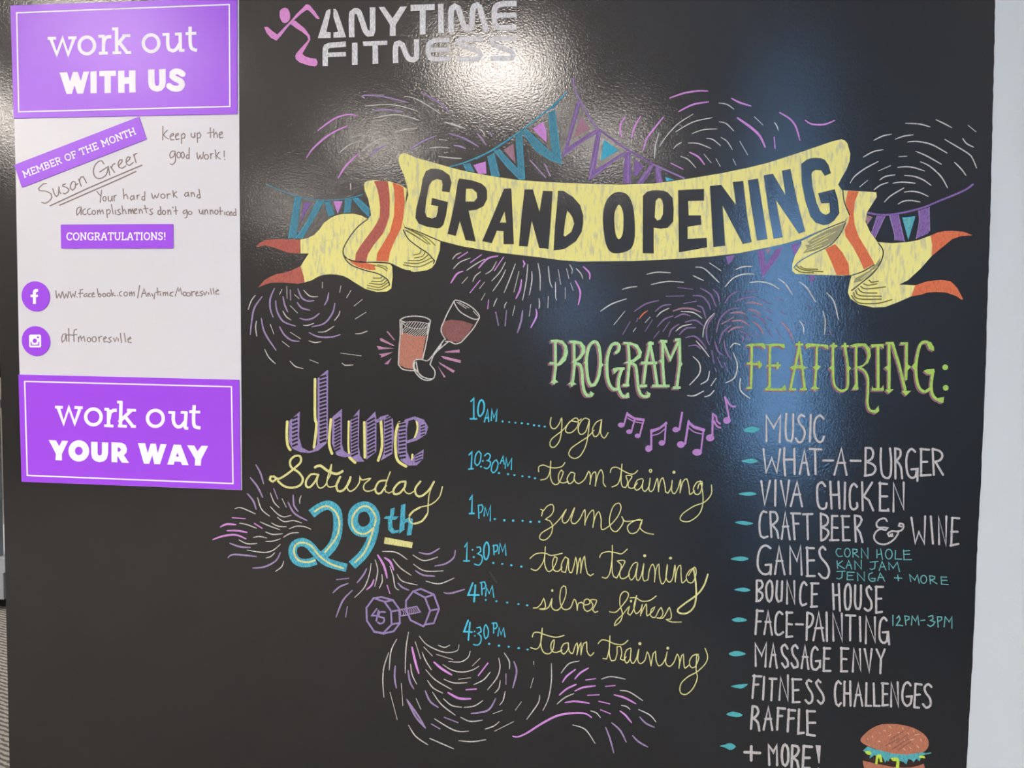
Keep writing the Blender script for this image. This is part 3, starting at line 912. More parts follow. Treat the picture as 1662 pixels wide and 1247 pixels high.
m white
w 1.7
@ 600 290
s 808,785 840,745 890,722/815,880 880,815 980,775/945,895 1040,830 1120,785/1130,930 1190,890 1235,810/900,1022 955,960/1005,1003 1030,950 1082,908/1070,1072 1120,1008/1190,997 1270,910 1322,815/1200,1097 1280,980 1325,888/1310,1110 1360,990 1420,830/1405,1105 1455,905/1490,1185 1525,1000 1540,835/1555,1135 1580,1000 1580,905/1640,825 1658,900/1088,1185 1125,1118
m pink
w 2.8
s 860,778 955,717/983,818 1090,742/1062,872 1150,780 1250,755/1215,897 1305,765/1495,800 1510,830 1497,862/1480,985 1465,1080 1425,1168/792,1017 850,930 908,903/978,1113 1075,993
m pink
@ 860 250
s 520,1098 580,1160 582,1220
@ 720 390
s 1282,395 1325,480 1330,540 1312,628/900,672 905,740 850,852/440,582 430,668/508,700 512,720
m purple
s 515,730 535,830/613,685 600,835/770,687 755,790 720,900
m white
w 1.7
s 920,228 940,350 940,490/1020,255 1035,400 1058,462/1117,288 1140,430/1197,278 1220,375/1228,238 1255,290 1250,325/1290,275 1340,330 1355,375/1090,408 1092,560 1100,585/1185,462 1185,570/1237,418 1262,490/1020,548 1015,660/928,567 935,620 930,665/850,625 835,740/695,637 672,735/615,603 598,630 592,662/522,565 500,610 488,645
P firework|board||white and violet swirl of arcs under the left ribbon tails
t .45
m white
w 1.7
@ 400 340
s 743,710 742,765/922,745 910,808/1020,788 978,860/1130,878 1050,942/1165,1003 1062,1067/1180,1185 1110,1210 1062,1212/88,838 50,890 20,975/348,780 325,830/395,750 398,868/470,830 515,870/560,788 620,845 698,850/428,938 500,1010/357,990 390,1045 437,1078/912,990 900,1030 860,1082/557,1128 600,1130 658,1110/855,1137 770,1190 700,1195/235,1120 270,1215/100,1088 92,1150 103,1235
m purple
w 2.6
s 275,770 235,870 235,970 262,1048/287,890 300,990 360,1090 480,1137/358,850 375,930 405,1000/430,785 433,885/503,775 540,860 600,893 660,888/497,908 540,960 620,982/803,812 790,880 762,932/863,915 840,1010 760,1110 640,1143/713,1012 650,1060 580,1075 522,1060
@ 400 440
s 325,543 370,620 440,675 515,685/612,600 700,640 820,645 915,620/148,462 180,600 290,772/155,250 80,360 55,480 40,620
m white
w 1.7
s 350,685 420,740/180,762 220,840 285,903/427,878 480,930 555,950/610,680 670,697 728,688/618,865 700,897/920,800 1120,827/932,898 960,918 1042,915/430,597 528,660
P firework|board||white arcs fanning out above the right ribbon tail
t .45
m white
w 2
@ 1350 130
s 715,423 850,430 955,458/1012,388 1090,425 1165,465/1325,443 1400,505/408,588 500,545 580,530/618,577 700,548 790,535/735,605 830,600 970,630 1120,713/1098,580 1200,640 1330,720 1370,770 1407,858/1272,570 1310,620 1378,655/305,752 400,700 498,680/652,748 730,743/815,695 920,740 1065,822/178,1003 220,940 320,865 450,795/452,887 570,835/640,852 720,845 800,855 900,887/860,797 950,840 1060,940 1125,1052/1193,803 1260,870 1303,930/465,975 520,940 613,925/706,930 800,940 890,975 965,1028/270,1042 345,980/410,1070 470,1025 545,1000/592,1007 680,995 812,1007/510,1190 570,1130 700,1052/703,1093 780,1085 860,1100 937,1135/642,1210 700,1180 780,1175 858,1190

P firework|board||pink and white swirl of arcs above the second word
t .45
m white
w 1.7
@ 900 100
s 1350,513 1200,610 1080,740 1022,830/1535,548 1350,590 1180,685/1585,658 1450,665 1338,703/1018,693 980,830 975,943/1160,848 1190,815 1235,790/1300,795 1400,800 1522,848/1478,750 1540,760 1617,822/1228,925 1300,955 1375,1035/1455,903 1525,988/1572,948 1613,1022
@ 1100 120
s 400,285 480,300 545,345/402,468 470,485 545,558/420,620 480,660 530,738/603,658 680,790/745,420 830,500/940,475 965,510 978,553/537,830 565,890
m pink
w 2.8
@ 900 100
s 1122,357 1260,310 1400,288 1492,290/1210,488 1350,420 1500,395/1063,540 950,680 890,770 862,875/838,535 780,640 750,750/690,540 650,600 640,660 655,745/1315,885 1400,930 1460,1005/1132,990 1250,1050
@ 1100 120
s 523,240 600,280 712,315/937,617 947,728/990,378 1090,440 1150,520 1188,650/1240,452 1300,490 1420,495 1528,455
w 4
s 580,430 720,530 800,610 850,715
P firework|board||white and violet double swirl between the banner and the green headings
t .45
m white
w 2
@ 950 400
s 148,632 260,560 400,512/277,765 385,632/360,420 430,400 503,392/598,272 700,252 830,258/642,372 800,342 958,350/1072,202 1160,220 1300,352/1208,162 1320,237/1048,285 1100,310 1148,332/695,685 740,640 815,602/583,742 632,688/465,832 492,795/932,635 1050,645 1135,700/880,827 940,780 1035,758/1258,650 1190,720 1155,800 1143,883/1078,922 1140,990 1205,1075/1410,985 1450,945 1510,960/1360,395 1440,310 1540,272 1650,270/1465,225 1540,198 1625,197
@ 1140 390
s 460,412 560,405 660,425 745,475/737,375 810,430 875,530/943,405 1020,470 1100,603/1208,513 1280,600 1323,775/1172,690 1195,790 1187,920/942,783 980,840 985,910
m dimpurple
w 2.5
@ 950 400
s 475,635 590,560 715,528/680,635 750,580 835,567/785,487 960,483/898,400 1045,418/955,557 1080,535/870,695 950,660 1022,678/700,785 770,710 855,678/755,830 820,735/812,880 840,810 912,757/970,740 1070,720 1150,775/915,860 980,800 1075,792/975,890 1060,875 1130,930 1178,1000/1005,970 1080,965 1122,1000/665,895 718,828/583,828 652,718/365,858 435,735/498,735 512,700/1048,480 1140,490 1200,560 1218,617/1120,408 1220,470 1270,585/1245,420 1290,470 1305,540/1090,578 1140,600 1172,700/1260,665 1190,760 1180,880 1205,958/1510,598 1400,620 1310,710 1275,840/1303,945 1340,840 1420,765/1490,820 1560,850 1600,920/1515,865 1540,900 1530,930/1585,820 1630,880/1262,930 1290,1020 1345,1063/1350,920 1370,1020 1420,1105/1285,1080 1330,1180/1230,1015 1255,1140/1355,1135 1390,1225/1262,1185 1275,1220
@ 1140 390
s 220,612 270,540 358,490/415,502 535,500/315,600 400,565 520,550/560,583 665,618/725,568 785,582/590,665 680,712/620,740 680,795/490,730 570,760 620,822/358,730 425,757/515,890 550,950/450,880 490,940/625,865 682,945/718,858 772,962/762,692 805,722/1020,637 1050,665/890,690 905,690/1005,795 1030,820/905,832 918,850/1235,880 1258,920/1070,900 1074,905
m rose
w 3
@ 950 400
s 855,630 940,605 1040,610 1120,640/1415,650 1500,642 1563,662/1330,755 1440,692/1425,728 1520,725 1592,770/1390,835 1450,795 1540,785
@ 1140 390
s 428,612 500,610 585,630/440,672 510,690 560,725/490,792 560,850 593,917/762,793 840,880 882,970
m orange
w 2.2
@ 950 400
s 525,705 560,660 605,628
P clinking_glasses|board||white-outlined beer glass and tilted wine glass clinking
@ 600 460
m beer
p 312,480 370,490 430,510 550,515 525,640 520,735 440,740 425,770 425,835 350,825 300,800 290,780 290,600
m wine
p 725,370 800,355 900,365 1010,400 960,490 910,545 860,575 780,565 735,520 702,470 705,415
z 2
m white
w 1.8
s 298,358 340,332 440,320 540,332 592,362 588,385 560,395/298,358 320,372 345,378/298,358 300,500 288,640 282,790/592,370 570,490 545,620 518,735/282,790 320,835 400,850 430,850
s 315,375 318,500/575,400 560,490
S 822,175 870,170 970,215 1050,285 1070,335 1030,352 950,320 870,265
s 822,175 760,290 720,380 697,440 705,490 740,545/1068,340 1010,440 920,545 880,580 830,590 790,570 740,565
s 735,540 680,610 600,720 560,755 500,740 440,750 425,800 450,870 510,930 580,945 630,915 635,850 590,790 600,760 640,680 760,575/455,765 470,850 500,900 580,932 610,930/440,770 440,830 520,915/700,600 650,665
w 1
s 325,395 360,378 440,375 540,385 580,400 560,430 480,440 380,430 325,395
l 325,455 350,425/325,475 380,425/345,480 400,430/365,490 420,440/385,495 445,440/400,505 470,440/420,508 495,442/440,512 520,440/465,512 545,440/490,512 565,442/515,512 572,455/540,510 572,480/345,415 375,382/365,420 400,380/390,425 425,380/415,430 450,382/440,432 475,385/465,435 500,388/490,435 525,390/515,432 550,392/540,430 570,405
l 850,185 940,245/870,185 970,240/1010,270 1055,320
m raypink
p 165,470 180,468 252,556 235,552
p 100,540 115,533 242,605 235,612 110,562
p 72,610 90,612 150,625 238,632 90,646
p 90,690 228,670 150,710 110,724 118,705
p 145,785 215,728 180,790
p 730,668 800,655 875,645 878,675 740,674
p 695,708 720,710 890,750 885,776 725,735
p 672,765 830,852 815,872 690,790
p 668,810 742,912 725,918
''')
run('''
P chalk_lettering|board||pale green ornate heading above the timetable
m mint
D -2.8 1.8 mauve
c b
@ 870 530
w 4.2
l 190,145 192,400 174,540/372,150 374,400 357,550/132,356 190,362
p 140,133 200,126 260,138 300,185 314,250 292,330 240,378 180,385 225,348 268,285 278,220 260,175 215,152 150,158
p 140,548 165,520 190,515 218,545 190,548 176,570 160,550
p 320,138 380,136 440,148 480,195 480,250 440,312 380,355 345,348 400,312 440,262 445,212 420,172 330,160
p 312,560 350,530 397,565 365,568 350,592 335,565
w 4.8
s 385,360 430,375 448,440 455,540 470,630 500,672 540,668
p 530,628 568,655 545,688 495,678 525,655
S 575,148 610,185 628,330 612,480 570,568 535,572 505,500 492,340 510,220 540,165
p 462,352 505,318 505,385
p 625,335 657,372 628,415
s 770,260 800,240 812,195 790,165 745,175 712,240 692,340 695,480 720,570 760,612 800,605
p 665,372 700,340 702,405
p 748,408 790,398 865,398 862,425 800,425 760,465
s 838,410 805,520 812,620 850,680 900,678
p 885,645 905,645 910,697 870,692
w 4.4
s 898,165 908,350 888,570
p 848,150 920,153 990,178 1032,250 1020,302 960,345 880,360 855,352 950,318 998,272 985,222 940,182 850,170
s 920,358 968,380 985,480 998,600 1030,672 1090,685
p 1075,628 1117,655 1105,692 1060,688 1085,665
l 845,572 908,572/1106,185 1072,360 1048,560/1114,185 1152,370 1182,580/1022,355 1180,355/1088,166 1145,166/1114,145 1114,190/1010,580 1082,578/1132,578 1228,580/1232,150 1236,400 1250,580/1240,155 1308,322 1385,150/1397,125 1402,350 1372,590/1205,142 1278,146/1352,132 1410,126/1212,580 1300,580/1332,597 1408,597
p 1195,335 1235,300 1235,372
p 1400,318 1426,365 1395,422
P chalk_lettering|board||yellow-green ornate heading above the list
m limetext
D -2.2 2.2 mauve
c b
@ 1190 540 8.31
w 3.6
l 250,185 248,440 240,740/180,415 385,430/178,745 255,742/495,180 492,450 492,740/450,447 640,440/598,398 598,492/425,765 715,768/885,200 840,430 775,740/893,200 928,450 962,740/838,158 942,160/888,118 888,215/748,765 845,765/898,765 992,765/1130,180 1120,440 1100,740/1298,178 1402,180/1352,138 1350,210/1455,182 1555,182/1505,138 1515,300
p 165,172 230,150 400,142 430,160 434,215 415,218 375,183 300,176 235,192
p 322,388 350,378 392,440 350,492 335,450
p 205,410 245,380 245,450
p 430,160 560,147 692,155 692,215 672,210 620,176 500,192
p 650,755 695,698 718,770
p 425,768 478,700 505,768
p 758,470 830,436 920,443 1002,472 930,507 900,482 830,482 800,502
p 970,155 1010,143 1278,165 1278,228 1245,212 1210,185 1040,190 985,218
p 1068,465 1120,430 1182,455 1120,522
p 1040,752 1095,712 1168,760 1106,770 1103,805 1095,770
p 745,768 778,715 800,768
p 915,768 962,705 990,768
s 1345,180 1344,450 1352,660 1390,745 1455,785 1520,765 1545,700 1542,450 1525,300 1505,190
p 1285,475 1345,436 1345,522
p 1545,436 1588,480 1550,532
@ 1360 540 8.31
l 245,190 243,470 252,740
p 150,175 250,145 370,147 430,215 442,310 402,412 300,476 190,484 250,460 335,436 388,370 398,290 370,212 330,180 200,196
s 280,475 350,510 400,610 402,800 395,950 430,1048 510,1060
p 545,982 552,1060 500,1092 440,1062 505,1040
p 186,768 250,660 277,768
p 440,160 614,153 614,218 575,186 480,190 455,212
p 455,715 472,748 540,750 588,745 608,705 618,783 455,783
p 632,770 748,765 686,822
p 852,785 982,785 915,852
p 622,470 680,438 680,522
p 925,418 982,460 925,522
p 988,458 1060,375 1060,542
p 1152,515 1200,494 1292,488 1302,530 1270,562 1210,562
p 1318,888 1427,868 1417,948 1370,942
p 1198,160 1250,128 1292,200 1292,248 1225,222
l 640,142 748,140/838,147 942,145
w 4.4
l 538,180 540,750/685,150 690,450 686,768/735,150 820,430 905,780/922,150 920,450 912,640
s 1270,235 1250,165 1190,125 1115,150 1068,300 1048,480 1062,650 1100,755 1170,795 1242,750
s 1276,540 1255,700 1270,830 1330,900 1400,910
E 1443,468 38,38/1450,745 38,38
P music_notes|board||row of violet music notes
@ 980 620
m notepink
w 2.6
E 170,420 33,24/248,485 30,22/330,525 28,22/435,650 32,32/565,595 30,26/700,465 32,26/750,610 38,32/908,685 46,32/1035,545 40,33/1198,375 36,32
l 195,420 228,300/300,370 270,480/390,365 350,520/605,395 592,590/970,470 945,675
p 225,296 300,345 397,358 397,385 300,370 230,332
p 458,465 540,440 610,385 620,408 540,465 465,497
p 820,372 880,425 988,458 980,487 880,457 825,412
w 1.8
s 232,352 300,387 385,402/470,522 540,502 590,460/830,450 880,488 960,508
w 3.4
l 462,655 462,470/735,465 762,300/792,600 826,380/1055,545 1062,312
w 3
s 1062,312 1095,340 1100,380 1130,405/1070,378 1100,430 1135,447/1220,355 1200,250 1178,148/1178,148 1210,200 1240,235 1278,240
P chalk_lettering|board||tall striped violet month name with yellow edges
@ 430 590
m paleyellow
c r
w 4.2
s 490,155 490,520 505,600 480,818/220,568 215,700 225,800 250,842/645,545 630,700 630,800 655,878
s 970,575 975,915/1130,545 1142,800 1105,945
w 3.2
s 818,565 815,800 822,875/1478,555 1487,640 1455,738/1438,888 1434,940
w 4.4
s 825,915 880,965/1312,575 1282,650 1272,800 1292,940 1375,1002
z 1
m junepurple
p 515,145 608,66 618,70 616,400 615,720 600,780 520,850 440,872 350,865 270,830 235,760 240,560 342,468 335,720 365,820 430,855 470,845 510,790 515,600
p 660,522 752,443 750,780 770,850 820,885 838,860 830,560 922,445 915,800 930,900 970,955 900,957 835,907 770,914 700,892 655,780
p 985,560 1076,468 1088,550 1130,518 1200,498 1247,540 1257,700 1242,880 1130,947 1160,860 1160,545 1088,582 1086,860 990,937
p 1310,600 1370,545 1460,516 1550,548 1592,620 1570,692 1480,750 1380,780 1385,860 1430,960 1452,900 1547,838 1542,930 1480,992 1400,994 1330,952 1293,860 1293,700|1400,560 1385,640 1385,752 1470,722 1502,640 1490,570 1450,543
z 3
m board
w 3.5
H 535 602 140 780 37 -22
w 3.1
H 268 322 540 810 38 -22
H 680 738 560 870 33 -35
H 845 908 540 930 33 -30
H 1000 1074 570 900 36 -40
H 1168 1236 560 900 36 -30
H 1306 1374 600 950 36 -12
w 2
H 1518 1562 610 700 30 -14
H 1462 1535 905 965 28 -30
H 1300 1360 580 600 30 -20
H 1185 1215 530 545 30 -20
P chalk_lettering|board||yellow flowing script weekday
m yellow
w 3.4
@ 430 590
s 112,1125 80,1150 50,1130 58,1103 90,1100 130,1125 200,1090 290,1020 350,960 345,905 295,902 250,945 258,1010 330,1060 372,1125 345,1185 270,1210 190,1195 130,1145
w 4
s 490,1012 540,995 620,1050 700,1076 757,1050
w 3.2
s 522,1085 455,1078 405,1140 405,1195 440,1205 490,1150 522,1085
w 2
s 522,1085 508,1170 540,1215 595,1180 615,1100 650,985/650,985 640,1080 605,1150 620,1200 690,1192 725,1140
w 3.4
s 735,1105 700,1180 712,1240 765,1235 820,1160 835,1108
w 2
s 835,1108 800,1195 830,1245 885,1215 925,1150 925,1100 945,1135 1030,1120 970,1175 965,1225 1000,1245 1060,1230 1085,1200
w 3
s 1180,1140 1115,1150 1078,1215 1090,1262 1130,1262 1180,1190
w 1.8
s 1222,1055 1175,1190 1178,1250 1210,1262 1260,1235
@ 440 780
w 3.2
s 1310,10 1250,20 1195,85 1200,130 1250,125 1305,60 1310,10
w 1.8
s 1308,10 1300,95 1345,130 1400,100/1590,10 1545,120 1530,240 1525,320 1475,395 1390,422 1345,375 1375,310 1450,262 1560,232 1640,160 1670,60
w 3.2
s 1455,10 1405,80 1420,145 1470,150 1540,90 1588,12
s 1400,420 1470,395 1520,330/1350,340 1385,300 1450,262
P chalk_lettering|board||thick blue date numerals with yellow centre line
m bigblue
c b
@ 440 780
w 15
s 395,325 470,270 560,240 635,290 655,400 640,540 590,650 500,740
w 13.5
s 440,780 340,805 250,780 212,700 235,625 310,600 380,635 450,715 530,785 620,820 738,850
w 16.5
S 912,252 975,280 1012,350 1005,430 960,480 900,500 840,480 802,420 805,330 845,275
w 15.5
s 1012,380 1000,500 960,620 890,730 790,825
p 1165,275 1207,264 1195,350 1247,348 1217,380 1180,382 1185,460 1210,485 1247,480 1240,507 1180,517 1143,480 1140,377 1098,370 1120,348 1160,345
p 1268,240 1310,226 1305,380 1345,358 1382,375 1384,420 1367,530 1323,537 1340,412 1320,402 1300,422 1300,480 1248,517
z 3
m yellow
c r
w 2.8
s 425,303 500,257 570,255 640,320 668,420 640,550 530,697/430,775 360,795 265,772 225,690 250,620 320,605 400,640 470,730 580,810 705,854/1008,440 1022,360 970,270 910,250 850,278 795,360 800,450 850,510 930,515 1000,460/1000,470 950,620 900,715 820,795
p 1110,552 1382,602 1372,657 1102,614
''')
run('''
P chalk_lettering|board||thin yellow script of the first timetable entry
m yellow
w 1.6
@ 740 630
s 928,288 918,340 930,385 965,395 1005,350 1030,292 1030,400 1010,510 960,575 920,565 930,500 1040,410 1100,340 1160,292 1192,310 1180,380 1120,435 1070,425 1080,370 1120,320 1180,330 1220,300
s 1300,310 1260,292 1215,330 1190,400 1210,450 1260,430 1295,330 1300,312 1290,430 1265,560 1210,660 1150,685 1100,650 1120,590 1200,530 1290,470 1345,410
s 1420,310 1370,330 1330,400 1345,470 1390,450 1418,320 1410,440 1445,487 1482,435
P chalk_lettering|board||blue morning time with dots, topmost of the times
m bluetext
w 2.6
@ 740 630
l 148,130 175,100 175,300/142,300 202,300
S 250,115 275,150 270,230 235,275 215,240 225,150
w 2.3
l 278,330 310,210 320,325/285,292 318,290/345,315 350,205 370,290 403,208 392,322
E 455,325 8,12/520,332 9,9/580,337 10,9/642,342 11,9/702,350 11,9/762,362 11,10/810,368 11,9/865,375 12,9
P chalk_lettering|board||blue half past ten time with raised letters
m bluetext
w 2.4
@ 740 630
l 130,650 157,620 150,785/126,790 168,785
w 1.9
S 225,615 245,640 235,720 205,755 185,730 195,650/395,700 412,730 395,800 360,825 345,800 360,730
s 280,660 310,635 337,660 320,700 300,705 337,718 330,760 300,785 275,775
l 432,735 460,660 470,740/440,710 465,708/480,780 490,680 505,760 545,685 540,792
E 262,710 9,9/245,765 9,9/420,828 12,10/508,838 11,11/570,848 11,9/648,858 11,9/714,865 12,9/770,878 12,10
P chalk_lettering|board||blue one o'clock time with dots
m bluetext
w 2.6
@ 740 780
l 138,185 160,145 155,320/133,322 178,320
w 1.9
l 220,240 225,368/275,345 285,260 310,340 340,240 335,392
s 218,245 255,238 262,275 245,310 225,315
E 380,375 12,10/472,388 11,11/558,390 12,11/650,392 11,9/727,403 12,11/812,402 11,12
P chalk_lettering|board||blue half past one time with dots
m bluetext
w 2.4
@ 740 780
l 88,645 110,608 105,785/78,783 132,782
w 1.9
s 205,650 235,648 242,690 215,712 252,732 257,780 225,825 182,812
w 2.4
S 300,600 322,640 318,730 295,770 275,740 275,650
w 1.9
l 368,630 372,722/418,712 430,610 455,690 480,620 488,727
s 362,635 400,628 410,655 395,690 370,695
E 162,675 9,8/175,745 10,10/365,803 11,11/452,812 11,9/540,825 12,9/638,838 12,10
P chalk_lettering|board||blue four o'clock time with dots
m bluetext
@ 740 930
w 2.8
l 165,98 120,215 224,215/190,120 178,278
w 1.9
l 250,95 255,212/290,225 298,140 325,200 355,125 370,237
s 238,96 280,88 292,120 280,150 255,157
E 292,262 10,9/395,275 11,9/500,288 11,9/610,303 11,9/694,315 12,9
P chalk_lettering|board||blue half past four time, lowest of the times
m bluetext
@ 740 930
w 2.6
l 120,462 80,570 157,575/138,482 122,652
w 1.9
s 205,535 235,528 246,570 215,590 242,612 246,660 220,700 173,697
S 292,505 318,560 310,620 290,640 275,600 275,540
l 368,485 368,585/410,612 420,530 440,600 465,535 478,622
s 353,490 395,488 404,515 390,540 370,542
E 182,570 8,8/185,612 8,8/325,690 12,10/420,708 12,10/515,718 11,9/612,732 13,10/698,745 12,8
P chalk_lettering|board||thin yellow script of the second timetable entry
m yellow
w 1.6
@ 860 730 5.54
s 80,198 80,155 120,138 185,160 240,163 290,150 315,116/188,103 180,200 150,258 98,272/188,103 185,240 210,305 250,310 285,250 300,200 285,183 260,220 260,280 300,300 345,285
s 405,215 370,203 335,260 350,305 390,285 405,215 400,270 435,305 490,270 530,195 545,240 540,312/541,300 560,220 590,200 595,260 588,327/589,320 610,230 640,180 660,230 660,300 682,332
s 723,205 735,167 780,158 840,190 900,218 940,215 968,188/828,130 815,240 790,310 738,335/828,130 820,280 835,335 860,340 880,290 865,235 918,240 885,300 890,340 930,345 965,300
s 1015,262 970,270 940,330 960,365 1005,330 1020,268 1010,345 1035,375 1070,330 1082,253 1070,340 1080,375 1110,360 1145,260 1157,377/1156,365 1170,290 1195,253 1215,330 1220,380 1240,390 1270,340 1280,273 1275,370 1300,395 1330,350 1355,270 1350,387/1352,375 1375,290 1410,263 1430,340 1438,402 1480,370
s 1548,288 1505,290 1470,350 1490,400 1530,390 1550,300 1520,310 1510,350/1530,280 1550,360 1555,480 1520,580 1430,645 1355,632 1370,580 1470,510 1570,470 1630,400 1632,318
e 1085,190 11,13
E 1295,203 14,14
P chalk_lettering|board||thin yellow script of the third timetable entry
m yellow
w 1.6
@ 860 730 5.54
s 105,595 117,545 97,535/110,565 160,505 205,494 215,540 190,590 143,625 180,640 205,690 190,760 140,810 90,800 105,750 200,690 270,620 327,538 290,620 310,660 350,630 402,522 370,640 405,665 450,620 495,540 495,677/495,660 530,580 570,543 577,620 566,697/567,685 590,600 620,558 640,620 647,717 720,680 790,600 820,520 800,480 750,510 716,620 730,710 775,737 820,690 842,640 825,598 850,640 910,642 992,625
s 1010,633 940,640 878,690 900,750 960,740 1005,660 1010,633 990,700 1040,745 1112,760
P chalk_lettering|board||thin yellow script of the fourth timetable entry
m yellow
w 1.6
@ 850 880 5.54
s 57,147 110,105 190,98 250,120 347,100/195,42 185,150 150,220 110,255 68,240/190,100 190,200 215,260 250,255 290,190 300,140 280,130 260,180 270,250 310,262 345,225
s 400,150 375,133 340,200 345,265 375,272 402,150 405,250 430,275 455,200 468,138 480,200 478,287/479,280 495,180 508,143 515,210 512,277/513,265 530,170 548,127 555,200 575,285 600,302 627,285
s 683,137 700,102 760,85 830,95 880,105 932,62/797,30 795,150 770,290 735,325 706,315/795,90 795,250 810,310 835,322 870,250 875,200 843,170 910,172 865,270 875,325 915,322 950,290
s 1018,182 985,195 945,280 965,340 1000,300 1025,190 1010,310 1030,345 1060,290 1080,193 1070,310 1085,350 1115,340 1130,250 1160,198 1180,260 1175,357/1176,345 1190,240 1215,198 1220,300 1240,374 1270,350 1290,240 1290,203 1280,320 1310,360 1340,320 1360,208 1362,357/1363,340 1380,240 1410,208 1415,300 1425,367 1465,330
s 1540,230 1495,250 1460,310 1480,360 1520,360 1550,280 1535,225 1480,300
E 1088,122 14,13/1320,143 15,12
w 2.6
s 1525,235 1545,350 1550,480 1530,580 1470,637 1400,637 1385,605 1450,550 1560,470 1620,390 1655,290
P chalk_lettering|board||thin yellow script of the fifth timetable entry
m yellow
w 1.6
@ 850 880 5.54
s 87,592 120,590 160,550 180,508 195,560 190,595 140,600 180,605 225,585 255,508 250,580 285,613 330,590 378,480 375,398 340,410 325,500 340,580 370,606 420,590 455,513 475,550 482,612/482,600 492,550 520,540 550,565 595,550 585,515 548,520 540,590 570,622 610,600 622,560 600,520 655,522 640,570 620,610 640,632 667,622
s 772,625 820,632 860,600 930,510 940,460 905,443 870,480 865,560 887,640 870,710 818,750 830,710 890,650 950,578 935,640 955,656 990,600 1015,480/958,500 1010,500 1060,530 1130,525 1192,483/1015,480 990,580 1010,642 1050,610 1065,562 1050,662/1052,650 1080,590 1102,558 1105,620 1110,662 1160,620 1177,583 1150,600 1140,660 1180,677 1215,610 1235,588 1252,640 1230,680 1195,680 1250,682 1290,620 1310,588 1327,650 1320,690 1283,695 1330,717 1417,718
E 257,435 10,12/965,530 10,12
P chalk_lettering|board||thin yellow script of the sixth timetable entry
m yellow
w 1.6
@ 850 880 5.54
s 78,852 90,817 130,810 200,835 290,855 364,838/168,773 155,900 120,960 63,948/166,780 155,920 180,990 230,1002 265,960 274,878 245,920 255,980 300,990 345,970
s 400,905 360,915 335,970 360,1007 400,960 400,903 410,980 440,1000 460,940 480,908 485,960 479,1012/480,1005 500,930 515,903 515,1012/516,1000 540,910 565,898 570,980 600,1022 630,993
s 670,912 700,880 750,885 820,915 890,920 937,883/775,843 770,950 745,1050 713,1045/775,845 770,1000 790,1067 820,1062 840,1000 840,940 870,938 882,1000 870,1050 895,1062 920,1030
s 962,953 925,970 905,1040 925,1087 955,1050 966,958 960,1060 985,1090 1015,1040 1035,963 1025,1060 1050,1092 1090,1060 1110,988 1130,1030 1145,1112/1146,1100 1165,1000 1185,983 1190,1060 1215,1112 1250,1090 1280,1030 1290,983 1275,1080 1310,1117 1350,1080 1380,1008 1400,1060 1395,1132/1396,1120 1420,1020 1435,1008 1440,1090 1450,1132 1490,1100
s 1572,1008 1520,1020 1490,1070 1500,1120 1540,1122 1575,1030 1540,1008
@ 900 920
s 1385,850 1378,1000 1390,1080 1350,1180 1280,1242 1225,1222 1230,1140 1300,1070 1390,1020 1470,940 1490,870 1465,793
@ 850 880 5.54
E 1045,912 14,14/1295,953 13,13
''')
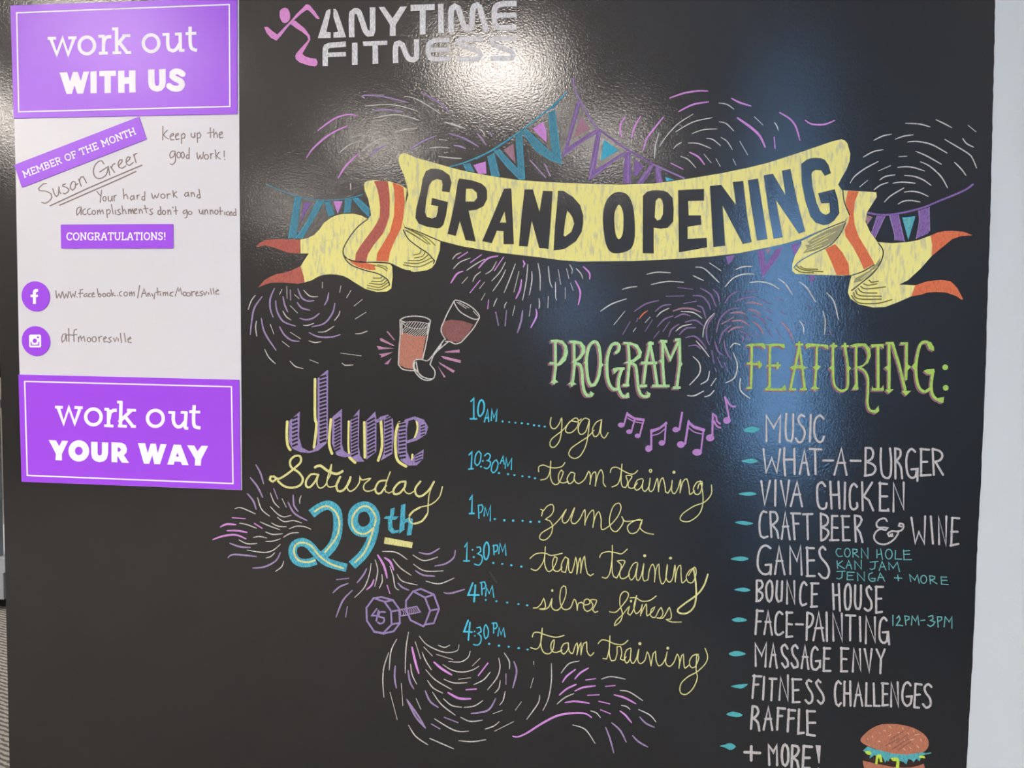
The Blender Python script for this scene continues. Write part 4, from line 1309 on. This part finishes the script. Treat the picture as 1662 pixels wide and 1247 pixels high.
run('''
P chalk_lettering|board||first list line in white capitals, topmost under the right heading
m listwhite
w 3.4
@ 1180 660 8.31
l 530,470 528,122 628,285 718,122 708,482/1128,112 1115,472
s 798,98 788,300 800,430 840,463 880,430 892,102/1040,132 1000,112 960,160 980,230 1035,300 1045,380 1010,470 960,480 925,430/1300,165 1250,118 1190,170 1172,280 1182,400 1230,475 1280,467 1305,405
P chalk_lettering|board||second list line in white capitals
m listwhite
w 3.4
@ 1180 660 8.31
l 490,575 525,890 602,695 670,888 715,575/772,560 765,720 783,930/905,570 910,910/770,715 910,715/978,908 1042,585 1100,922/1010,758 1075,758/1112,572 1268,576/1185,575 1192,908/1295,727 1428,727/1445,918 1540,565 1610,922/1490,758 1590,758
@ 1370 700 8.31
l 85,397 220,400/288,225 283,600/685,230 690,638/905,515 988,508 985,670/1035,238 1035,595/1025,240 1142,250/1035,415 1118,412/1028,598 1165,590/1190,238 1207,588/1230,415 1330,588
s 285,225 360,230 390,290 370,370 300,410/300,415 390,450 422,510 380,580 275,600/495,232 490,400 510,580 570,632 620,600 632,400 615,232/690,235 750,250 755,330 700,400/705,400 760,480 780,636/955,278 910,238 860,280 835,400 850,560 900,628 960,608 975,515/1195,240 1290,270 1322,330 1290,390 1210,415
P chalk_lettering|board||third list line in white capitals
m listwhite
w 3.4
@ 1180 770 8.31
l 460,92 505,412 578,88/652,78 648,422/725,88 790,428 835,82/858,428 942,100 1010,432/895,272 985,272/1390,98 1408,462/1500,98 1515,458/1390,275 1505,275/1590,112 1582,468
s 1320,160 1280,108 1225,140 1212,250 1225,400 1270,465 1330,450 1340,388
@ 1370 700 8.31
l 240,688 248,1068/375,692 265,870/265,882 330,930 390,1068/482,692 480,1068/470,705 575,712/485,878 578,878/478,1070 595,1072 590,1050/662,1083 665,705 800,1050 800,692
s 170,750 130,708 85,760 73,880 85,1020 130,1055 175,1020 170,968
P chalk_lettering|board||fourth list line in white capitals with a curly ampersand
m listwhite
w 3.3
@ 1180 770 8.31
l 580,505 597,848/735,872 782,515 845,878/750,705 825,702/885,525 910,876/862,525 985,528/890,665 960,665/1022,540 1150,535/1080,540 1088,876/1262,525 1268,893/1415,558 1410,888/1410,560 1485,562/1415,715 1490,722/1385,890 1500,885/1555,560 1565,888/1540,565 1645,565/1560,712 1635,712/1560,890 1650,887
s 530,512 490,497 450,560 435,700 453,830 490,855 545,838/585,510 650,512 682,590 660,640 605,685/615,690 670,760 690,858/1265,530 1340,560 1362,620 1340,680 1275,710/1275,712 1350,750 1365,800 1320,870 1268,893
@ 1370 820 8.31
l 140,138 155,492/905,168 955,512 1005,360 1078,518 1090,152/1165,152 1195,518/1278,528 1270,158 1370,540 1375,152/1455,172 1440,548/1450,172 1548,178/1440,358 1528,358/1428,545 1538,522
s 140,140 215,155 235,195 200,270 155,310/165,312 210,370 245,498
w 2.7
s 575,215 555,182 490,185 435,240 450,300 520,302 582,308 560,335 480,325 420,370 400,440 450,510 555,527 660,470 720,390 730,350/770,288 735,280 745,248 795,260 790,320 730,355 640,350 585,385 602,417 650,415 645,390 622,398
P chalk_lettering|board||fifth list line, one white word
m listwhite
w 3.4
@ 1180 870 8.31
l 518,390 590,385 585,518/645,512 700,145 775,518/665,335 745,338/850,512 848,145 940,335 990,135 1005,522/1078,152 1085,542/1068,162 1170,166/1085,330 1172,328/1072,540 1180,540
s 585,165 520,127 450,170 413,300 420,430 480,510 550,510 588,460 590,390/1325,185 1290,145 1245,190 1260,280 1340,380 1375,470 1350,560 1290,565 1237,508
P chalk_lettering|board||small teal three-line note beside the fifth list line
m teal
w 1.5
@ 1180 870 8.31
s 1535,175 1490,170 1466,220 1500,275 1555,270/1550,480 1545,560 1510,580 1475,570
l 1482,335 1490,440/1555,335 1490,385 1580,440/1480,480 1590,475
@ 1370 820 8.31
e 41,640 38,58/600,660 45,65/1070,1000 40,53
s 115,592 170,600 172,630 120,650/415,765 408,850 370,870 348,857/380,912 340,925 328,980 360,1025 415,1020 405,990/1150,950 1220,965 1215,995 1160,1010
l 115,590 118,700/130,650 195,700/235,710 230,580 320,720 318,575/440,600 440,710/490,590 515,730/440,670 500,655/690,610 685,725 775,728/800,605 805,735 905,735/795,620 880,612/800,665 880,660/25,850 60,745 100,860/40,808 90,808/145,865 140,750 230,860 228,740/350,768 455,760/470,880 510,760 560,875/485,835 545,830/605,870 598,770 660,850 715,770 745,895/42,900 38,1005 120,1005/42,902 135,905/42,950 110,948/182,1018 175,910 270,1020 270,900/365,988 420,990/450,1018 485,915 545,1025/460,975 530,975/675,980 775,985/720,940 728,1020/895,1030 880,935 950,1010 985,940 1010,1050/1150,950 1160,1060/1170,1010 1250,1060/1305,965 1310,1065 1400,1070/1300,968 1380,970/1305,1015 1385,1015
P chalk_lettering|board||sixth list line in white capitals
m listwhite
w 3.4
@ 1180 870 8.31
l 400,602 398,878/808,912 808,608 910,912 905,608/1145,638 1140,952/1132,638 1232,640/1145,785 1208,783/1128,955 1212,950/1425,648 1438,988/1505,648 1520,1008/1430,800 1515,795
s 400,602 460,605 480,650 460,700 405,735/410,740 470,770 472,830 430,875 392,880/675,607 663,800 690,885 730,870 742,612/1070,660 1035,622 995,690 983,850 1010,935 1065,912
S 575,602 608,660 605,820 570,885 535,830 528,680
@ 1370 930 8.31
S 50,150 82,200 85,400 60,490 28,490 8,400 12,220
s 148,168 143,380 165,480 200,485 222,400 225,168/365,220 335,180 300,220 315,300 360,380 365,470 320,510 275,480
l 430,182 430,535/422,187 522,187/430,350 498,345/428,537 508,524
P chalk_lettering|board||seventh list line in white capitals with a hyphen
m listwhite
w 3.4
@ 1180 980 8.31
l 405,82 382,408/397,95 483,98/400,240 453,238/500,408 552,100 605,418/515,245 585,245/805,108 800,448/797,120 878,118/805,270 873,278/797,448 878,440/928,275 1022,278/1080,118 1070,488/1162,492 1235,118 1300,498/1185,330 1290,325/1340,118 1345,502/1432,498 1425,132 1550,500 1545,132
s 745,140 705,108 665,150 648,270 655,390 700,420 755,382/1080,120 1140,140 1160,200 1130,290 1080,325
@ 1370 930 8.31
l 22,570 148,576/80,575 78,908/210,592 218,918/290,948 295,592 415,930 412,598/518,800 590,795 605,962
s 570,640 535,600 490,650 473,780 480,890 520,940 570,920 585,800
P chalk_lettering|board||small teal hours beside the seventh list line
m teal
w 1.7
@ 1370 930 8.31
l 655,570 655,710/815,580 830,700/905,700 915,580 960,650 990,575 1005,700/1030,640 1085,635/1255,590 1265,730/1345,725 1360,590 1415,660 1450,590 1450,745
s 708,610 735,578 752,620 700,708/700,708 740,705 787,712/815,580 872,590 875,620 825,645/1135,590 1190,575 1197,620 1160,640 1222,660 1200,700 1160,722 1123,700/1255,590 1312,595 1312,630 1262,655
P chalk_lettering|board||eighth list line in white capitals
m listwhite
w 3.4
@ 1180 980 8.31
l 385,838 380,540 465,698 530,530 515,848/577,848 622,540 670,862/600,690 650,690/1002,868 1050,565 1095,878/1020,715 1085,720/1197,775 1253,770 1250,855/1310,592 1302,903/1302,600 1388,602/1305,740 1373,740/1297,905 1393,905/1540,592 1540,908/1532,600 1633,604/1540,740 1608,748/1532,910 1618,910
s 815,605 780,552 735,590 750,680 810,760 817,840 780,860 740,802/950,600 920,557 875,600 890,690 945,770 947,850 900,862 867,802/1220,620 1185,582 1145,640 1133,780 1155,880 1200,890 1245,840
@ 0 0 1
l 1383.7,1090 1385.5,1053.5 1396.8,1089 1395.3,1053.5/1403,1053.3 1410.5,1090.5 1414.5,1053.5/1422.3,1054 1429.5,1070 1435.6,1054/1429.5,1070 1428.4,1092.5
P chalk_lettering|board||ninth list line in white capitals
m listwhite
w 3.4
@ 1160 1097 8.31
l 533,-10 508,296/518,2 628,8/522,118 588,115/665,15 650,318/738,38 830,40/775,40 762,328/870,323 888,22 985,328 985,-8/1050,38 1055,352/1042,45 1163,48/1055,195 1128,190/1047,355 1143,352
s 1300,75 1265,55 1235,95 1260,160 1312,250 1310,340 1265,370 1222,327/1425,85 1395,57 1365,90 1390,150 1455,250 1467,330 1430,375 1387,332
@ 1350 1080 8.31
l 168,218 165,542/245,213 250,542/170,378 250,378/302,548 355,240 410,543/325,398 385,400/465,238 458,543 528,545/562,243 570,543 643,545/685,238 685,538/672,242 753,246/690,385 743,385/677,540 753,532/797,553 800,235 895,553 885,228/1007,420 1080,415/1125,248 1110,558/1122,247 1207,258/1115,400 1183,392/1108,562 1172,570/172,218 172,218
s 120,245 85,212 50,270 40,400 60,520 90,545 120,507/1060,270 1025,227 975,260 948,380 960,490 1010,545 1060,510 1075,425/1340,290 1300,252 1250,290 1260,360 1322,450 1325,540 1270,570 1227,522
P chalk_lettering|board||tenth list line, one white word
m listwhite
w 3.7
@ 1160 1097 8.31
l 510,407 488,713/658,723 722,420 775,728/680,580 760,580/855,432 840,723/848,435 948,442/850,540 908,540/998,452 982,748/992,460 1083,467/995,575 1063,572/1135,452 1125,775 1198,767/1245,467 1250,788/1242,475 1348,478/1250,632 1353,632/1242,790 1348,805
s 510,410 565,420 587,480 560,540 510,575/530,580 580,630 600,738
P chalk_lettering|board||last list line, plus sign and exclamation mark
m listwhite
w 4.4
@ 1160 1097 8.31
l 402,1028 608,1040/492,952 490,1138
w 4
l 735,1198 725,935 790,1030 835,938 840,1203/1045,938 1035,1250/1060,1105 1110,1150 1130,1250/1200,942 1185,1240/1195,947 1308,957/1195,1105 1278,1105/1182,1242 1278,1242
S 945,927 985,980 987,1150 950,1210 920,1190 903,1080 915,970
s 1045,940 1110,950 1132,1000 1100,1070 1050,1100
p 1358,935 1428,940 1412,1180 1398,1175
E 1395,1243 10,7
''')
for i, (tile, pts) in enumerate([
    ('1180 660', '220,312 300,278 370,276 442,302 370,345 300,350 240,337'), ('1180 660', '193,735 260,712 350,704 417,735 350,764 260,757'),
    ('1180 660', '153,1178 240,1158 330,1154 402,1180 330,1199 240,1199'), ('1180 770', '106,648 180,630 270,638 352,662 270,684 180,672'),
    ('1180 770', '48,1142 130,1114 220,1111 292,1138 220,1166 130,1162'), ('1180 870', '96,725 170,702 240,699 317,732 240,752 170,743'),
    ('1180 980', '63,215 130,187 200,189 270,222 200,241 110,241'), ('1180 980', '22,675 80,644 160,640 252,675 180,700 90,707'),
    ('1180 980', '50,1112 150,1090 278,1083 200,1140 120,1132'), ('1160 1097', '156,520 210,489 260,484 375,522 330,552 250,549'),
    ('1160 1097', '66,945 130,930 190,909 240,917 284,955 250,986 200,997 140,966')]):
    run('P bullet_mark|board|||\n@ %s 8.31\nm bullet\nb %s' % (tile, pts))
run('''
P burger_drawing|board||drawn burger with sesame bun, lettuce and melting cheese
@ 1370 1097 8.31
m patty
p 265,1100 400,1090 700,1100 1010,1100 1085,1130 1060,1190 900,1240 700,1236 480,1195 330,1165
z 1
m bun
b 218,870 290,770 400,692 520,652 700,650 900,690 1040,760 1112,830 1137,900 1120,975 1050,1030 850,1062 650,1047 480,1002 320,947
p 248,1140 290,1150 330,1160 420,1182 500,1195 600,1218 680,1228 800,1236 900,1232 1000,1210 1070,1185 1085,1246 1085,1330 290,1330 270,1246 255,1190
z 2
m lettuce
p 250,1010 310,950 400,985 480,1002 650,1047 850,1060 1050,1030 1100,1042 1172,1030 1165,1046 1050,1068 1035,1100 1010,1150 975,1112 930,1160 905,1130 860,1118 835,1192 800,1160 740,1142 700,1105 620,1100 590,1155 570,1130 550,1168 520,1100 440,1072 400,1070 340,1112 350,1062 280,1042 300,1020
z 3
m limegreen
p 272,1018 310,1010 350,1015 370,1050 345,1064 310,1058
p 430,1068 465,1058 500,1062 514,1160 480,1160 470,1095 455,1120 445,1190 415,1187
p 620,1107 680,1098 725,1102 742,1150 735,1260 690,1260 705,1150 650,1142
p 1000,1082 1040,1072 1080,1080 1090,1110 1010,1102
m seed
w 1.3
l 605,675 628,702/780,690 795,715/470,760 485,778/533,730 555,740/720,762 745,765/855,765 870,785/930,735 940,750/950,795 1015,785/372,805 380,825/310,845 318,855/600,805 625,790/455,880 485,882/690,845 695,878/805,860 822,878/893,862 940,852/1025,848 1038,878/600,925 615,952/795,975 818,998/880,960 895,978/980,940 1000,965
m bunshade
w 1.6
l 560,940 740,840/640,990 860,850/720,1000 900,880/620,860 800,740/700,900 850,790
P dumbbell_drawing|board||violet outlined dumbbell marked with its weight
@ 530 860
m junepurple
w 2.8
L 460,665 565,700 630,790 635,922 555,1005 465,990 395,885 390,760
l 460,665 540,655 648,685 708,770 716,908 655,988 555,1010/565,702 648,685/630,795 708,782/635,920 716,906
L 775,690 845,598 960,660 1010,788 960,920 945,940 820,880 795,820 775,760
l 845,598 920,575 1047,630 1097,770 1045,910 960,922/960,660 1047,630/1010,786 1097,770
w 2.6
l 490,770 442,835 500,837/508,788 486,885/462,993 560,1012
s 572,802 522,800 512,845 560,858 558,900 522,914 500,900
m purple
w 1.8
l 716,778 880,745 915,800 725,840 716,778
w 1.3
s 735,780 755,800 745,835/755,775 775,797 765,832/775,770 795,793 785,828/795,766 815,789 805,824/815,762 835,785 825,820/835,758 855,781 845,816/855,754 875,777 865,812/875,750 895,775 885,808
P firework|board||violet and white strands blowing left of the date
t .45
m white
w 1.7
@ 335 740
s 280,515 340,505 480,565/500,405 540,520 618,587/625,360 660,450 712,505/625,495 700,570 760,595 828,578/693,598 760,640 850,630 930,652/740,418 780,500/925,388 910,430 912,465/810,710 880,685 960,690 1020,715/752,793 820,755 900,747/578,740 650,765 745,757/637,653 700,685 782,690/525,642 610,680 715,718/325,655 400,670 490,705/460,795 520,785 590,800/580,832 650,830 722,808/320,818 400,855 495,853/400,918 560,940 650,920 722,862/585,993 630,980 668,942/755,1025 735,1080 675,1125
m purple
w 2.8
s 485,88 530,170 560,272/430,212 500,300 550,403/402,368 460,440 487,520/658,318 697,420/797,450 860,560 982,630/848,382 855,480 895,540/230,850 330,885 430,892/213,992 270,960 490,980/455,1092 570,1080 680,1020 722,942
m pink
w 3
s 255,602 380,612/140,692 200,665 290,670/205,728 300,728 398,745/67,815 170,780 290,770 388,808/470,658 545,705
P firework|board||violet, pink and white strands spraying below the date
t .45
m white
w 1.7
@ 530 860
s 545,210 680,220 785,288/475,292 500,400 470,553/435,328 420,430 370,560 275,660/540,435 545,500 515,570/620,355 650,450 670,560 705,585/648,285 720,370 825,443/688,432 740,500 885,537/842,245 950,300 1085,265/848,335 960,400 1138,400/970,500 1100,525 1243,470
m pink
w 3.6
s 500,245 560,350 592,470/567,272 620,310 655,390
w 2.8
s 592,540 618,620/462,485 440,540 393,582
m purple
w 2.7
s 392,378 360,440 300,515/100,485 218,472/65,613 130,555 213,522/252,590 160,690 95,850/205,748 188,850/698,520 740,560 803,588/903,220 1000,235 1103,180/1255,200 1240,270 1160,330 1057,352/868,398 940,440 1055,452/1145,610 1200,620 1345,580
P firework|board||large white and pink nest of curved dashes at the bottom
t .45
m white
w 1.7
@ 600 1020
s 265,105 210,220 192,405/380,35 355,200 347,435/485,75 560,160 700,225 800,232 860,210 870,158/668,163 730,185 783,162/445,130 497,295/528,180 612,268/513,232 550,320 603,403/650,252 812,303/770,322 890,325 960,280 980,222/1075,292 1000,365/715,352 800,405 900,425 1000,405 1065,368/187,235 140,380 130,520 140,670/400,348 415,450 460,543/548,402 640,500 800,595/563,505 620,580 713,630/725,495 820,530 950,528/867,495 985,480/1015,547 1110,500 1175,425/1258,288 1270,380 1240,480 1148,598/1272,507 1260,580 1220,628/1310,238 1360,320 1362,395/1598,320 1600,352/1595,482 1568,578
s 310,535 325,752/200,622 270,888/453,682 500,788/613,620 700,740 835,845/720,685 800,750 898,767/920,768 1020,755 1103,702/1320,612 1300,700 1267,745/1202,830 1292,797/1478,715 1420,795/887,865 980,905 1100,893/633,880 780,970 870,1003 965,1000/1125,980 1210,950 1263,907/1218,1000 1403,907/380,942 450,1050 568,1133/585,1070 700,1120 820,1172/868,1092 1000,1102 1133,1083/1655,650 1640,730 1530,885
m pink
w 3.6
s 413,183 450,340 480,437/628,328 700,390 800,452/1152,338 1060,458/940,597 1040,590/765,625 870,680 985,685
m purple
w 2.8
s 250,365 245,480 262,580/375,408 395,520 430,587/543,608 590,710 668,768/362,690 450,860 545,970/1328,442 1328,543/1405,322 1432,420 1395,578/1228,682 1180,770 1120,810 990,828/727,865 862,917/602,930 685,978/370,700 480,860 545,970
P firework|board||pink and white plume beside the nest at the bottom
t .45
m white
w 1.7
@ 830 1039
s 390,228 390,400 360,570 307,685/485,320 560,230 660,203/877,380 970,355 1110,380/1058,490 1150,505 1278,588/445,622 520,560 610,520/1070,635 1120,645 1155,675/1238,675 1350,730 1408,797/773,688 830,710 868,755/597,825 720,870 815,1005
m pink
w 2.8
s 498,410 540,350 625,285/618,378 670,320 750,272/725,388 820,375/467,535 540,475 632,430/620,495 700,460 818,445/917,450 1010,442/742,537 855,532/525,608 620,595 760,615/850,595 957,620/1002,533 1100,560 1210,618/868,678 965,717/1058,690 1110,730 1170,803
w 3.3
s 15,935 60,942 150,905 300,810 450,735 600,710 720,715 780,752
m purple
w 2.6
s 1250,748 1310,810 1392,848/978,805 1060,880 1118,992/918,848 960,960 997,1098/1180,930 1240,990 1328,1040
P chalk_smudge|board||faint grey wiped mark above the four o'clock time
m dust
t .6
w 4
@ 740 780
s 330,890 360,940 400,1000
P firework|board||short white curves between the two green headings
t .45
m white
w 2
@ 980 440
s 867,832 930,900 930,1000 835,1110/1028,975 1010,1060 943,1103/1092,1045 1043,1118/812,1212 880,1215 972,1168/1075,1162 1030,1210 982,1225/1260,797 1300,920 1270,1040 1185,1090/1330,1045 1330,1160 1422,1242
''')
# ------------------------------------------------------------------ gym machine seen past the end of the wall, standing on the far carpet
nodemat('machinegrey', '9aa3ab', .45, .5); nodemat('machineblack', '1f2022', .5, .4); nodemat('machinewhite', 'd9dcdc', .4, .5); nodemat('rubber', '161616', .8, .3)
fp = at_floor(-22, 985)
gx, gy = fp.x, fp.y
t = empty('treadmill', (gx, gy, 0), 'grey treadmill with black belt on the striped carpet beyond the wall end', 'treadmill')
def mesh_box(name, boxes, mat, parent):
    V, Fc = [], []
    for b_ in boxes: box(V, Fc, *b_)
    return link(name, V, Fc, [mat], parent)
mesh_box('deck', [(gx-1.7, gx+.14, gy-.05, gy+.75, .06, .20), (gx-.9, gx+.14, gy-.03, gy+.73, .20, .27)], 'machinegrey', t)
mesh_box('belt', [(gx-1.65, gx-.9, gy+.08, gy+.62, .20, .215)], 'rubber', t)
for dy in (0, .66):
    mesh_box('side_rail', [(gx-1.7, gx-.4, gy+dy-.01, gy+dy+.08, .20, .235)], 'machinewhite', t)
    mesh_box('upright', [(gx-.05, gx+.06, gy+dy, gy+dy+.06, .2, 1.25)], 'machinegrey', t)
    mesh_box('handrail', [(gx-.65, gx+.02, gy+dy, gy+dy+.05, 1.0, 1.05)], 'machineblack', t)
mesh_box('console', [(gx-.12, gx+.08, gy, gy+.72, 1.22, 1.5), (gx-.10, gx+.05, gy+.1, gy+.62, 1.5, 1.58)], 'machineblack', t)
for dx in (-1.6, .02):
    for dy in (.02, .62): mesh_box('foot', [(gx+dx, gx+dx+.08, gy+dy, gy+dy+.06, 0, .06)], 'rubber', t)
